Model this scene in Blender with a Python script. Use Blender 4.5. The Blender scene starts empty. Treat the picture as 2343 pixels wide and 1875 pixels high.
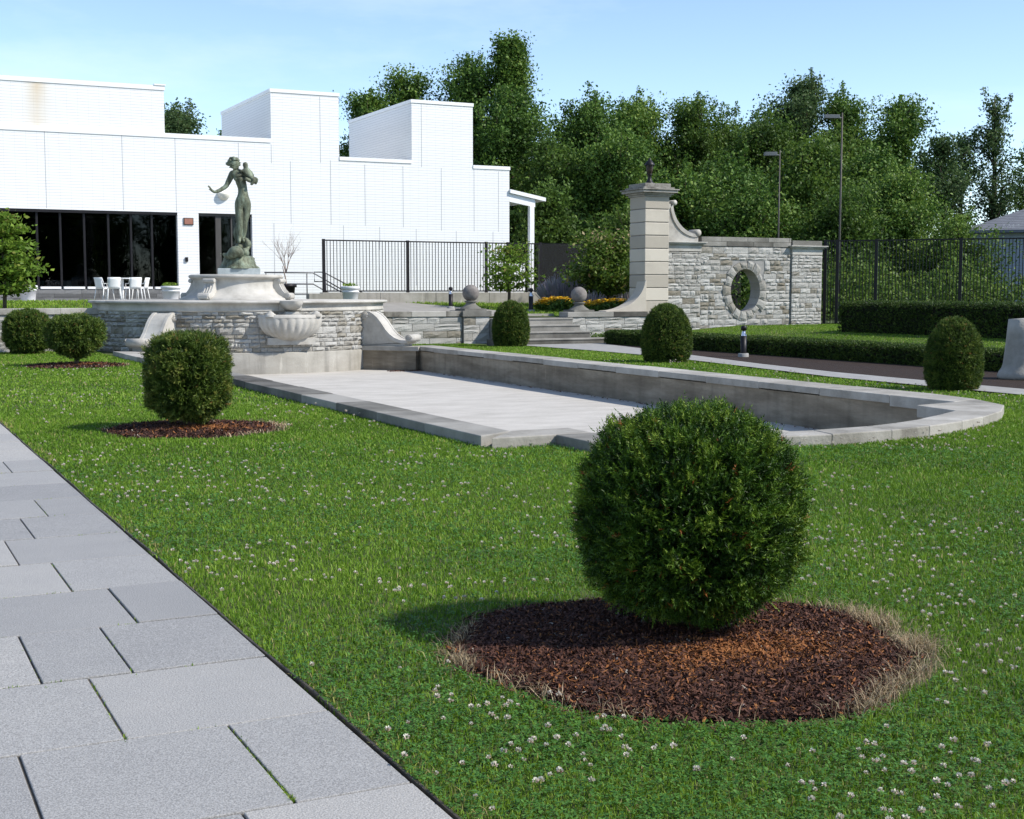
import bpy, bmesh, math, random
import numpy as np
from mathutils import Vector, Matrix

S = bpy.context.scene
COL = S.collection
PI = math.pi
rad = math.radians

# ------------------------------------------------------------------ camera
cam_d = bpy.data.cameras.new('camera')
cam_d.sensor_fit = 'HORIZONTAL'; cam_d.sensor_width = 36.0; cam_d.lens = 47.03
cam_d.clip_start = 0.1; cam_d.clip_end = 3000
cam = bpy.data.objects.new('camera', cam_d); COL.objects.link(cam)
cam.location = (0, 0, 1.6)
cam.rotation_euler = (rad(84.913), 0, rad(-26.31))
S.camera = cam

# ------------------------------------------------------------------ sun, sky, exposure
SUN_EL = rad(42)
SUN_DIR = Vector((0.76, -0.65, 0)).normalized() * math.cos(SUN_EL) + Vector((0, 0, math.sin(SUN_EL)))
sun_d = bpy.data.lights.new('sun', 'SUN'); sun_d.energy = 2.7; sun_d.angle = rad(2.0); sun_d.color = (1.0, 0.95, 0.87)
sun = bpy.data.objects.new('sun', sun_d); COL.objects.link(sun)
sun.rotation_euler = SUN_DIR.to_track_quat('Z', 'Y').to_euler()
W = bpy.data.worlds.new('World'); S.world = W; W.use_nodes = True
wn, wl = W.node_tree.nodes, W.node_tree.links
bg = wn['Background']; bg.inputs['Strength'].default_value = 0.112
sky = wn.new('ShaderNodeTexSky'); sky.sky_type = 'NISHITA'; sky.sun_disc = False
sky.sun_elevation = SUN_EL; sky.sun_rotation = math.atan2(SUN_DIR.x, SUN_DIR.y)
sky.air_density = 0.72; sky.dust_density = 0.0; sky.ozone_density = 0.7; sky.altitude = 0
# thin high cloud, faint
tc = wn.new('ShaderNodeTexCoord'); mp = wn.new('ShaderNodeMapping'); mp.inputs['Scale'].default_value = (1.2, 1.2, 5)
nz = wn.new('ShaderNodeTexNoise'); nz.inputs['Scale'].default_value = 2.2; nz.inputs['Detail'].default_value = 7; nz.inputs['Roughness'].default_value = 0.6
cr = wn.new('ShaderNodeValToRGB'); cr.color_ramp.elements[0].position = 0.47; cr.color_ramp.elements[0].color = (0, 0, 0, 1)
cr.color_ramp.elements[1].position = 0.78; cr.color_ramp.elements[1].color = (0.4, 0.4, 0.4, 1)
mx = wn.new('ShaderNodeMix'); mx.data_type = 'RGBA'; mx.inputs['B'].default_value = (5, 5.5, 6.2, 1)
wl.new(tc.outputs['Generated'], mp.inputs['Vector']); wl.new(mp.outputs['Vector'], nz.inputs['Vector'])
wl.new(nz.outputs['Fac'], cr.inputs['Fac']); wl.new(cr.outputs['Color'], mx.inputs['Factor'])
wl.new(sky.outputs['Color'], mx.inputs['A']); wl.new(mx.outputs['Result'], bg.inputs['Color'])
S.view_settings.view_transform = 'Standard'; S.view_settings.look = 'None'
S.view_settings.exposure = 1.08; S.view_settings.gamma = 1.0
S.cycles.max_bounces = 6; S.cycles.transparent_max_bounces = 8

# ------------------------------------------------------------------ helpers
def nodes_of(m):
    m.use_nodes = True
    return m.node_tree.nodes, m.node_tree.links, m.node_tree.nodes['Principled BSDF']

def ramp(n, stops):
    r = n.new('ShaderNodeValToRGB'); e = r.color_ramp.elements
    while len(e) < len(stops): e.new(0.5)
    for k, (p, c) in enumerate(stops):
        e[k].position = p; e[k].color = (*c, 1)
    return r

def mat(name, c1, c2=None, scale=3.0, rough=0.85, bump=0.0, bscale=None, attr=False, detail=6, speck=0.0, metal=0.0, stops=None, spec=0.3, stretch=(1, 1, 1), amix=0.5, streak=0.0):
    """noise driven stone / concrete / paint material in world metres; attr: colour also follows the face value 'v'"""
    m = bpy.data.materials.new(name); n, l, b = nodes_of(m)
    c2 = c2 or c1
    g = n.new('ShaderNodeNewGeometry'); mpn = n.new('ShaderNodeMapping'); mpn.inputs['Scale'].default_value = stretch
    l.new(g.outputs['Position'], mpn.inputs['Vector'])
    t = n.new('ShaderNodeTexNoise'); t.inputs['Scale'].default_value = scale; t.inputs['Detail'].default_value = detail; t.inputs['Roughness'].default_value = 0.65
    l.new(mpn.outputs['Vector'], t.inputs['Vector'])
    fac = t.outputs['Fac']
    if attr:
        a = n.new('ShaderNodeAttribute'); a.attribute_name = 'v'
        mm = n.new('ShaderNodeMix'); mm.data_type = 'FLOAT'; mm.inputs['Factor'].default_value = amix
        l.new(a.outputs['Fac'], mm.inputs['A']); l.new(fac, mm.inputs['B']); fac = mm.outputs['Result']
    r = ramp(n, stops or [(0.3, c1), (0.7, c2)])
    l.new(fac, r.inputs['Fac']); col = r.outputs['Color']
    if speck:
        t2 = n.new('ShaderNodeTexNoise'); t2.inputs['Scale'].default_value = 180; t2.inputs['Detail'].default_value = 2
        l.new(g.outputs['Position'], t2.inputs['Vector'])
        r2 = ramp(n, [(0.35, (1 - speck,) * 3), (0.65, (1 + speck,) * 3)]); l.new(t2.outputs['Fac'], r2.inputs['Fac'])
        mu = n.new('ShaderNodeMix'); mu.data_type = 'RGBA'; mu.blend_type = 'MULTIPLY'; mu.inputs['Factor'].default_value = 1
        l.new(col, mu.inputs['A']); l.new(r2.outputs['Color'], mu.inputs['B']); col = mu.outputs['Result']
    if streak:
        m5 = n.new('ShaderNodeMapping'); m5.inputs['Scale'].default_value = (2.3, 2.3, 0.3); l.new(g.outputs['Position'], m5.inputs['Vector'])
        t5 = n.new('ShaderNodeTexNoise'); t5.inputs['Scale'].default_value = 2.0; t5.inputs['Detail'].default_value = 4; l.new(m5.outputs['Vector'], t5.inputs['Vector'])
        r5 = ramp(n, [(0.28, (1 - streak,) * 3), (0.5, (1.0, 1.0, 1.0)), (0.66, (1.03, 1.03, 1.03)), (0.74, (1 + streak * 2.4,) * 3)]); l.new(t5.outputs['Fac'], r5.inputs['Fac'])
        mu5 = n.new('ShaderNodeMix'); mu5.data_type = 'RGBA'; mu5.blend_type = 'MULTIPLY'; mu5.inputs['Factor'].default_value = 1
        l.new(col, mu5.inputs['A']); l.new(r5.outputs['Color'], mu5.inputs['B']); col = mu5.outputs['Result']
    l.new(col, b.inputs['Base Color'])
    b.inputs['Roughness'].default_value = rough; b.inputs['Metallic'].default_value = metal
    b.inputs['Specular IOR Level'].default_value = spec
    if bump:
        t3 = n.new('ShaderNodeTexNoise'); t3.inputs['Scale'].default_value = bscale or scale * 8; t3.inputs['Detail'].default_value = 5
        l.new(g.outputs['Position'], t3.inputs['Vector'])
        bp = n.new('ShaderNodeBump'); bp.inputs['Strength'].default_value = bump; bp.inputs['Distance'].default_value = 0.02
        l.new(t3.outputs['Fac'], bp.inputs['Height']); l.new(bp.outputs['Normal'], b.inputs['Normal'])
    return m

def leafmat(name, stops, trans=0.3, rough=0.55, spec=0.25):
    m = bpy.data.materials.new(name); n, l, b = nodes_of(m)
    a = n.new('ShaderNodeAttribute'); a.attribute_name = 'v'
    r = ramp(n, stops); l.new(a.outputs['Fac'], r.inputs['Fac'])
    l.new(r.outputs['Color'], b.inputs['Base Color']); b.inputs['Roughness'].default_value = rough; b.inputs['Specular IOR Level'].default_value = spec
    if trans:
        tr = n.new('ShaderNodeBsdfTranslucent'); l.new(r.outputs['Color'], tr.inputs['Color'])
        ms = n.new('ShaderNodeMixShader'); ms.inputs[0].default_value = trans
        l.new(b.outputs[0], ms.inputs[1]); l.new(tr.outputs[0], ms.inputs[2])
        l.new(ms.outputs[0], n['Material Output'].inputs['Surface'])
    return m

def props(o, label=None, cat=None, group=None, kind=None):
    if label: o['label'] = label
    if cat: o['category'] = cat
    if group: o['group'] = group
    if kind: o['kind'] = kind
    return o

def thing(name, label, cat, loc=(0, 0, 0), group=None):
    o = bpy.data.objects.new(name, None); COL.objects.link(o); o.location = loc; o.empty_display_size = 0.2
    return props(o, label, cat, group)

def world_loc(o):
    v = Vector((0, 0, 0))
    while o is not None:
        v += o.location; o = o.parent
    return v

def np_obj(name, V, F, m, parent=None, v=None, smooth=False, loc=None):
    """one mesh object from world-space arrays; F is an (n,k) array or list of polygons"""
    V = np.asarray(V, dtype=np.float64)
    base = world_loc(parent) if parent is not None else Vector(loc or (0, 0, 0))
    V = V - np.array(base)
    me = bpy.data.meshes.new(name)
    if isinstance(F, np.ndarray):
        me.vertices.add(len(V)); me.vertices.foreach_set('co', V.astype(np.float32).ravel())
        nf, k = F.shape
        me.loops.add(nf * k); me.loops.foreach_set('vertex_index', F.astype(np.int32).ravel())
        me.polygons.add(nf); me.polygons.foreach_set('loop_start', np.arange(0, nf * k, k, dtype=np.int32))
        me.update(calc_edges=True)
    else:
        me.from_pydata([tuple(p) for p in V], [], F)
    if v is not None:
        at = me.attributes.new('v', 'FLOAT', 'FACE'); at.data.foreach_set('value', np.asarray(v, dtype=np.float32))
    if smooth:
        me.polygons.foreach_set('use_smooth', np.ones(len(me.polygons), dtype=bool))
    me.materials.append(m); me.update()
    o = bpy.data.objects.new(name, me); COL.objects.link(o)
    if parent is not None: o.parent = parent
    elif loc: o.location = loc
    return o

class M:
    """collects shapes in world metres; build() links them as ONE mesh"""
    def __init__(s): s.V = []; s.F = []; s.v = []; s.sm = []
    def add(s, vs, fs, v=0.5, smooth=False):
        k = len(s.V); s.V += [tuple(p) for p in vs]; s.F += [tuple(i + k for i in f) for f in fs]
        s.v += [v] * len(fs); s.sm += [smooth] * len(fs)
    def box(s, x0, x1, y0, y1, z0, z1, v=0.5):
        s.add([(x0, y0, z0), (x1, y0, z0), (x1, y1, z0), (x0, y1, z0), (x0, y0, z1), (x1, y0, z1), (x1, y1, z1), (x0, y1, z1)],
              [(0, 3, 2, 1), (4, 5, 6, 7), (0, 1, 5, 4), (1, 2, 6, 5), (2, 3, 7, 6), (3, 0, 4, 7)], v)
    def prism(s, poly, z0, z1, v=0.5):
        n = len(poly)
        s.add([(x, y, z0) for x, y in poly] + [(x, y, z1) for x, y in poly],
              [tuple(range(n - 1, -1, -1)), tuple(range(n, 2 * n))] + [(i, (i + 1) % n, n + (i + 1) % n, n + i) for i in range(n)], v)
    def slab(s, prof, o, d, t, w0, w1, v=0.5):
        """profile (s,z) in the plane spanned by d and up through o, extruded from w0 to w1 along t"""
        n = len(prof); P = lambda a, z, w: (o[0] + d[0] * a + t[0] * w, o[1] + d[1] * a + t[1] * w, o[2] + z)
        s.add([P(a, z, w0) for a, z in prof] + [P(a, z, w1) for a, z in prof],
              [tuple(range(n - 1, -1, -1)), tuple(range(n, 2 * n))] + [(i, (i + 1) % n, n + (i + 1) % n, n + i) for i in range(n)], v)
    def lathe(s, prof, c, seg=48, a0=0, a1=2 * PI, v=0.5, smooth=True, rmod=None):
        full = abs(a1 - a0 - 2 * PI) < 1e-6; k = seg if full else seg + 1; n = len(prof); vs = []
        for i in range(k):
            a = a0 + (a1 - a0) * i / seg
            for r, z in prof:
                q = r * (rmod(a, z) if rmod else 1)
                vs.append((c[0] + q * math.cos(a), c[1] + q * math.sin(a), c[2] + z))
        fs = []
        for i in range(seg):
            j = (i + 1) % k
            for b in range(n - 1): fs.append((i * n + b, j * n + b, j * n + b + 1, i * n + b + 1))
        s.add(vs, fs, v, smooth)
    def tube(s, pts, r, seg=6, v=0.5, smooth=True, cap=True):
        pts = [Vector(p) for p in pts]; n = len(pts)
        rs = r if isinstance(r, (list, tuple)) else [r] * n
        vs = []
        for i, p in enumerate(pts):
            d = (pts[min(i + 1, n - 1)] - pts[max(i - 1, 0)]).normalized()
            u = d.cross(Vector((0, 0, 1)) if abs(d.z) < 0.9 else Vector((1, 0, 0))).normalized(); w = d.cross(u)
            for k in range(seg):
                a = 2 * PI * k / seg; vs.append(p + (u * math.cos(a) + w * math.sin(a)) * rs[i])
        fs = [(i * seg + k, i * seg + (k + 1) % seg, (i + 1) * seg + (k + 1) % seg, (i + 1) * seg + k) for i in range(n - 1) for k in range(seg)]
        if cap: fs += [tuple(range(seg - 1, -1, -1)), tuple((n - 1) * seg + k for k in range(seg))]
        s.add(vs, fs, v, smooth)
    def ball(s, c, r, seg=20, rings=12, v=0.5, sq=(1, 1, 1)):
        vs = []; fs = []
        for i in range(rings + 1):
            t = PI * i / rings
            for k in range(seg):
                a = 2 * PI * k / seg
                vs.append((c[0] + r * sq[0] * math.sin(t) * math.cos(a), c[1] + r * sq[1] * math.sin(t) * math.sin(a), c[2] + r * sq[2] * math.cos(t)))
        for i in range(rings):
            for k in range(seg):
                fs.append((i * seg + k, (i + 1) * seg + k, (i + 1) * seg + (k + 1) % seg, i * seg + (k + 1) % seg))
        s.add(vs, fs, v, True)
    def build(s, name, m, parent=None, bevel=0.0, loc=None):
        o = np_obj(name, s.V, s.F, m, parent, v=s.v, loc=loc)
        o.data.polygons.foreach_set('use_smooth', np.array(s.sm, dtype=bool))
        if bevel:
            b = o.modifiers.new('bevel', 'BEVEL'); b.width = bevel; b.segments = 2; b.limit_method = 'ANGLE'; b.angle_limit = rad(40)
        return o

def solo(mb, name, m, label, cat, group=None, kind=None, bevel=0):
    return props(mb.build(name, m, bevel=bevel), label, cat, group, kind)

def dup(root, loc=None, rz=None, scale=None, label=None):
    def cp(o, parent):
        c = o.copy(); COL.objects.link(c)
        if parent is not None: c.parent = parent
        for ch in [q for q in bpy.data.objects if q.parent == o]: cp(ch, c)
        return c
    r = cp(root, None)
    if loc is not None: r.location = loc
    if rz is not None: r.rotation_euler = (0, 0, rz)
    if scale is not None: r.scale = scale
    if label: r['label'] = label
    return r

def in_poly(px, py, poly):
    px = np.asarray(px); py = np.asarray(py); inside = np.zeros(px.shape, bool); n = len(poly)
    for i in range(n):
        x0, y0 = poly[i]; x1, y1 = poly[(i + 1) % n]
        if y0 == y1: continue
        c = ((y0 > py) != (y1 > py)) & (px < (x1 - x0) * (py - y0) / (y1 - y0) + x0)
        inside ^= c
    return inside

def unit(a): return a / np.maximum(np.linalg.norm(a, axis=1, keepdims=True), 1e-9)

# ------------------------------------------------------------------ materials
m_pool = mat('pool_floor_concrete', (0.40, 0.375, 0.335), (0.53, 0.50, 0.455), 1.2, 0.9, 0.15, 40, speck=0.12, stretch=(1, 2.5, 1))
m_conc = mat('weathered_concrete', (0.14, 0.14, 0.13), (0.27, 0.265, 0.25), 1.4, 0.9, 0.3, 25, stops=[(0.25, (0.12, 0.098, 0.070)), (0.5, (0.225, 0.188, 0.138)), (0.72, (0.34, 0.295, 0.225))], stretch=(.6, .6, 3.0), streak=0.22)
m_band = mat('pale_concrete', (0.25, 0.235, 0.20), (0.38, 0.36, 0.32), 1.1, 0.9, 0.25, 25, stretch=(1, 1, 2), streak=0.3)
m_cop = mat('coping_stone', (0.20, 0.195, 0.18), (0.42, 0.41, 0.385), 2.2, 0.88, 0.3, 30, stops=[(0.30, (0.11, 0.10, 0.085)), (0.42, (0.25, 0.235, 0.205)), (0.55, (0.34, 0.32, 0.285)), (0.75, (0.45, 0.43, 0.39))], attr=True, amix=0.68)
m_dcop = mat('dark_coping_stone', (0.10, 0.10, 0.095), (0.24, 0.235, 0.22), 1.4, 0.9, 0.3, 30, attr=True, amix=0.6, stops=[(0.28, (0.06, 0.055, 0.048)), (0.48, (0.155, 0.148, 0.130)), (0.72, (0.32, 0.305, 0.275))])
m_lime = mat('limestone', (0.36, 0.335, 0.30), (0.52, 0.50, 0.455), 1.6, 0.85, 0.25, 40, stops=[(0.25, (0.26, 0.24, 0.21)), (0.5, (0.43, 0.41, 0.37)), (0.75, (0.56, 0.535, 0.49))])
m_ash = mat('pillar_ashlar', (0.39, 0.35, 0.29), (0.55, 0.50, 0.42), 1.3, 0.85, 0.25, 40, attr=True, amix=0.5)
m_rub = mat('rubble_stone', (0.2, 0.2, 0.2), None, 5.0, 0.9, 0.7, 30, attr=True, amix=0.3,
            stops=[(0.08, (0.16, 0.135, 0.095)), (0.22, (0.24, 0.22, 0.18)), (0.38, (0.29, 0.277, 0.248)), (0.62, (0.375, 0.365, 0.338)), (0.95, (0.475, 0.465, 0.435))])
m_mort = mat('mortar', (0.22, 0.215, 0.20), (0.34, 0.33, 0.315), 6, 0.95)
m_mortd = mat('dark_mortar', (0.13, 0.125, 0.12), (0.24, 0.23, 0.22), 6, 0.95)
m_slate = mat('grey_stone_plinth', (0.10, 0.10, 0.10), (0.20, 0.20, 0.20), 3, 0.9, 0.3, attr=True)
m_paver = mat('paver_concrete', (0.24, 0.245, 0.26), (0.33, 0.335, 0.35), 2.2, 0.85, 0.25, 120, speck=0.3, attr=True, amix=0.4, streak=0.0, stops=[(0.2, (0.25, 0.248, 0.246)), (0.5, (0.305, 0.30, 0.292)), (0.8, (0.37, 0.357, 0.337))])
m_path = mat('path_concrete', (0.25, 0.245, 0.235), (0.34, 0.335, 0.32), 3, 0.9, 0.1)
m_asph = mat('terrace_paving', (0.24, 0.225, 0.20), (0.33, 0.31, 0.28), 2, 0.9, 0.2, 40)
m_soil = mat('lawn_soil', (0.045, 0.07, 0.016), (0.085, 0.11, 0.03), 6, 0.95, 0.6, 60)
m_far = mat('far_ground', (0.04, 0.06, 0.02), (0.08, 0.10, 0.04), 0.3, 0.95)
m_black = mat('black_iron', (0.012, 0.011, 0.012), (0.02, 0.018, 0.02), 5, 0.45, metal=0.3)
m_edge = mat('black_edging', (0.035, 0.030, 0.025), (0.08, 0.065, 0.05), 8, 0.6)
m_bronze = mat('verdigris_bronze', (0.07, 0.08, 0.06), (0.2, 0.25, 0.2), 4.0, 0.6, 0.7, 22, metal=0.25, stretch=(2, 2, 0.7),
               stops=[(0.30, (0.050, 0.052, 0.036)), (0.43, (0.105, 0.114, 0.076)), (0.58, (0.18, 0.21, 0.15)), (0.74, (0.28, 0.35, 0.29))])
m_white = mat('white_paint', (0.80, 0.80, 0.79), (0.84, 0.84, 0.83), 1, 0.6)
m_glass = mat('dark_window_glass', (0.006, 0.007, 0.009), (0.008, 0.009, 0.011), 1, 0.03, spec=0.5)
m_plast = mat('planter_white', (0.60, 0.60, 0.62), (0.68, 0.68, 0.69), 2, 0.6)
m_bark = mat('bark', (0.05, 0.04, 0.03), (0.12, 0.095, 0.07), 9, 0.95, 0.6, 40, stretch=(1, 1, 0.3))
m_palebark = mat('pale_bark', (0.25, 0.19, 0.16), (0.36, 0.29, 0.25), 9, 0.9)
m_rail = mat('grey_rail_metal', (0.10, 0.10, 0.11), (0.15, 0.15, 0.16), 4, 0.5, metal=0.6)
m_pole = mat('lamp_pole_metal', (0.06, 0.055, 0.05), (0.11, 0.10, 0.09), 6, 0.6, metal=0.4)
m_lamph = mat('lamp_head_metal', (0.13, 0.14, 0.14), (0.20, 0.20, 0.20), 4, 0.5, metal=0.4)
m_silver = mat('polished_reflector', (0.75, 0.75, 0.76), None, 3, 0.25, metal=0.9)
m_plaque = mat('red_plaque', (0.28, 0.12, 0.085), (0.36, 0.17, 0.12), 9, 0.7)
m_roof = mat('grey_shingles', (0.13, 0.14, 0.165), (0.17, 0.18, 0.205), 1.5, 0.9, 0.3, 20, attr=True, amix=0.7)
m_siding = mat('blue_grey_siding', (0.30, 0.34, 0.42), (0.36, 0.40, 0.48), 2, 0.8)
m_mulch = mat('mulch_soil', (0.016, 0.010, 0.007), (0.040, 0.023, 0.015), 14, 0.95, 0.8, 60)
m_chip = leafmat('mulch_chips', [(0.0, (0.028, 0.013, 0.010)), (0.55, (0.078, 0.033, 0.023)), (0.80, (0.14, 0.062, 0.040)), (0.88, (0.27, 0.10, 0.03)), (0.96, (0.26, 0.115, 0.04)), (1.0, (0.34, 0.30, 0.25))], 0, 0.8)
m_grass = leafmat('grass_blades', [(0.0, (0.060, 0.130, 0.009)), (0.42, (0.150, 0.275, 0.022)), (0.75, (0.240, 0.365, 0.040)), (0.93, (0.32, 0.37, 0.075)), (1.0, (0.42, 0.33, 0.16))], 0.35)
m_dry = leafmat('dry_grass', [(0.0, (0.24, 0.165, 0.085)), (1.0, (0.56, 0.45, 0.29))], 0.25)
m_clover = leafmat('clover_leaves', [(0.0, (0.040, 0.115, 0.018)), (0.7, (0.085, 0.21, 0.035)), (1.0, (0.13, 0.27, 0.055))], 0.3)
m_flower = leafmat('clover_heads', [(0.0, (0.34, 0.17, 0.11)), (0.45, (0.52, 0.42, 0.34)), (1.0, (0.74, 0.71, 0.62))], 0.25)
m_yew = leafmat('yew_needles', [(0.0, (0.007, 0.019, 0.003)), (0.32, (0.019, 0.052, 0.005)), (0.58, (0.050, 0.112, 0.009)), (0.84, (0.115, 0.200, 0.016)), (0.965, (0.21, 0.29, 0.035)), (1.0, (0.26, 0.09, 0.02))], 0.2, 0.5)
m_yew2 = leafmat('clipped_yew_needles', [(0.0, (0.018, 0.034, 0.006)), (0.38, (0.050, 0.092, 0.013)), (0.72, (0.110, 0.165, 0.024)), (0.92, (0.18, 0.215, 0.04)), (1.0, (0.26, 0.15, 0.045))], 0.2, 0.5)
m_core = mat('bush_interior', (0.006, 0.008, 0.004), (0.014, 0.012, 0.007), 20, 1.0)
TREE_STOPS = [(0.0, (0.028, 0.066, 0.010)), (0.45, (0.080, 0.158, 0.024)), (0.8, (0.165, 0.255, 0.042)), (1.0, (0.26, 0.34, 0.07))]
m_tree = leafmat('tree_leaves', TREE_STOPS, 0.25)
m_tree2 = leafmat('yellow_green_tree_leaves', [(0.0, (0.034, 0.068, 0.012)), (0.5, (0.082, 0.150, 0.024)), (0.85, (0.15, 0.235, 0.04)), (1.0, (0.23, 0.31, 0.06))], 0.35)
m_tree3 = leafmat('grey_green_tree_leaves', [(0.0, (0.036, 0.070, 0.024)), (0.5, (0.080, 0.135, 0.045)), (1.0, (0.17, 0.23, 0.08))], 0.35)
m_dog = leafmat('dogwood_leaves', [(0.0, (0.055, 0.105, 0.012)), (0.5, (0.14, 0.24, 0.026)), (0.9, (0.24, 0.34, 0.045)), (1.0, (0.34, 0.25, 0.09))], 0.35)
m_dog2 = leafmat('reddish_dogwood_leaves', [(0.0, (0.035, 0.075, 0.010)), (0.5, (0.095, 0.165, 0.022)), (0.82, (0.17, 0.24, 0.04)), (1.0, (0.42, 0.29, 0.18))], 0.3)
m_pet = leafmat('yellow_petals', [(0.0, (0.75, 0.44, 0.015)), (1.0, (0.92, 0.66, 0.05))], 0.25)
m_lav = leafmat('lavender_spikes', [(0.0, (0.12, 0.17, 0.12)), (0.5, (0.22, 0.26, 0.22)), (1.0, (0.32, 0.29, 0.36))], 0.25)

def brick_mat(name, base, mortar, rust=False):
    m = bpy.data.materials.new(name); n, l, b = nodes_of(m)
    g = n.new('ShaderNodeNewGeometry'); sp = n.new('ShaderNodeSeparateXYZ'); l.new(g.outputs['Position'], sp.inputs[0])
    ad = n.new('ShaderNodeMath'); ad.operation = 'ADD'; l.new(sp.outputs['X'], ad.inputs[0]); l.new(sp.outputs['Y'], ad.inputs[1])
    cb = n.new('ShaderNodeCombineXYZ'); l.new(ad.outputs[0], cb.inputs['X']); l.new(sp.outputs['Z'], cb.inputs['Y'])
    br = n.new('ShaderNodeTexBrick'); br.offset = 0.0; br.inputs['Scale'].default_value = 1.0
    br.inputs['Brick Width'].default_value = 900.0; br.inputs['Row Height'].default_value = 0.101
    br.inputs['Mortar Size'].default_value = 0.005; br.inputs['Mortar Smooth'].default_value = 0.1
    br.inputs['Color1'].default_value = (*base, 1); br.inputs['Color2'].default_value = (*[c * 0.97 for c in base], 1); br.inputs['Mortar'].default_value = (*mortar, 1)
    l.new(cb.outputs[0], br.inputs['Vector'])
    b2 = n.new('ShaderNodeTexBrick'); b2.offset = 0.0; b2.inputs['Scale'].default_value = 1.0; b2.inputs['Brick Width'].default_value = 0.37; b2.inputs['Row Height'].default_value = 500.0; b2.inputs['Mortar Size'].default_value = 0.004
    up = n.new('ShaderNodeVectorMath'); up.operation = 'ADD'; up.inputs[1].default_value = (100.0, 150.0, 0); l.new(cb.outputs[0], up.inputs[0]); l.new(up.outputs[0], b2.inputs['Vector'])
    vm = n.new('ShaderNodeMath'); vm.operation = 'MULTIPLY'; vm.inputs[1].default_value = 0.45; l.new(b2.outputs['Fac'], vm.inputs[0])
    mv = n.new('ShaderNodeMix'); mv.data_type = 'RGBA'; mv.inputs['B'].default_value = (*mortar, 1); l.new(vm.outputs[0], mv.inputs['Factor']); l.new(br.outputs['Color'], mv.inputs['A'])
    col = mv.outputs['Result']
    if rust:      # an old rust-brown stain of its own on the upper wall
        t = n.new('ShaderNodeTexNoise'); t.inputs['Scale'].default_value = 0.9; l.new(g.outputs['Position'], t.inputs['Vector'])
        mr = n.new('ShaderNodeMapRange'); mr.inputs['From Min'].default_value = 0.55; mr.inputs['From Max'].default_value = 0.0
        sx = n.new('ShaderNodeMath'); sx.operation = 'SUBTRACT'; l.new(sp.outputs['X'], sx.inputs[0]); sx.inputs[1].default_value = 6.2
        ab = n.new('ShaderNodeMath'); ab.operation = 'ABSOLUTE'; l.new(sx.outputs[0], ab.inputs[0]); l.new(ab.outputs[0], mr.inputs['Value'])
        mz = n.new('ShaderNodeMath'); mz.operation = 'MULTIPLY'; l.new(mr.outputs[0], mz.inputs[0]); l.new(t.outputs['Fac'], mz.inputs[1])
        gz = n.new('ShaderNodeMath'); gz.operation = 'GREATER_THAN'; gz.inputs[1].default_value = 7.33; l.new(sp.outputs['Z'], gz.inputs[0])
        m3 = n.new('ShaderNodeMath'); m3.operation = 'MULTIPLY'; l.new(mz.outputs[0], m3.inputs[0]); l.new(gz.outputs[0], m3.inputs[1])
        mi = n.new('ShaderNodeMix'); mi.data_type = 'RGBA'; mi.inputs['B'].default_value = (0.60, 0.46, 0.28, 1)
        l.new(m3.outputs[0], mi.inputs['Factor']); l.new(col, mi.inputs['A']); col = mi.outputs['Result']
    l.new(col, b.inputs['Base Color']); b.inputs['Roughness'].default_value = 0.6
    bp = n.new('ShaderNodeBump'); bp.inputs['Strength'].default_value = 0.6; bp.inputs['Distance'].default_value = 0.006; bp.invert = True
    l.new(br.outputs['Fac'], bp.inputs['Height']); l.new(bp.outputs['Normal'], b.inputs['Normal'])
    return m
m_joint = mat('joint_sealant', (.36, .36, .38), (.44, .44, .46), 3, .9)
m_brick = brick_mat('white_long_brick', (0.80, 0.80, 0.79), (0.42, 0.42, 0.43), True)

m_glass = bpy.data.materials.new('tinted_window_glass'); n, l, b = nodes_of(m_glass)
tr = n.new('ShaderNodeBsdfTransparent'); tr.inputs['Color'].default_value = (.34, .38, .38, 1); gl = n.new('ShaderNodeBsdfGlossy'); gl.inputs['Roughness'].default_value = .02; gl.inputs['Color'].default_value = (.8, .85, .9, 1)
fr = n.new('ShaderNodeFresnel'); fr.inputs['IOR'].default_value = 1.35; ms = n.new('ShaderNodeMixShader'); l.new(fr.outputs[0], ms.inputs[0]); l.new(tr.outputs[0], ms.inputs[1]); l.new(gl.outputs[0], ms.inputs[2]); l.new(ms.outputs[0], n['Material Output'].inputs['Surface'])
m_room = mat('dark_room', (0.012, 0.012, 0.014), (0.022, 0.022, 0.024), 1, 0.95, spec=0.0)
# ------------------------------------------------------------------ plan
OUT = [(5.74, 12.08), (6.48, 12.10), (6.48, 11.40), (7.4, 11.14), (8.40, 10.94), (9.06, 10.86), (9.9, 10.90), (10.58, 11.06), (11.3, 11.30), (11.92, 11.59), (12.7, 12.06), (13.40, 12.68), (13.78, 13.55), (13.95, 14.6), (14.08, 20), (14.15, 33.4)]
INN = [(6.22, 12.62), (6.93, 12.64), (6.95, 11.94), (7.8, 11.55), (8.64, 11.33), (9.15, 11.27), (9.93, 11.33), (10.7, 11.55), (11.48, 11.93), (12.25, 12.36), (12.36, 13.16), (13.18, 13.32), (13.22, 16.0), (13.32, 20.0), (13.52, 33.4)]
ZF, ZC = -0.52, 0.12
DC, DR = (9.87, 37.15), 3.95                      # centre and radius of the fountain drum
MULCH = [(3.27, 4.90, 0.99), (3.47, 15.35, 0.95), (4.26, 29.5, 1.0)]
PN = [(15.6, 8.0), (15.85, 14.2), (15.94, 16.75), (16.06, 19.33), (16.5, 21.84), (17.03, 24.98), (17.41, 27.99), (17.50, 30.66), (17.3, 34.7)]
PF = [(16.6, 8.0), (16.8, 15.0), (16.86, 17.65), (17.05, 20.48), (17.52, 23.34), (18.29, 26.83), (19.3, 31.0), (19.9, 34.0), (20.3, 34.7)]

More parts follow.
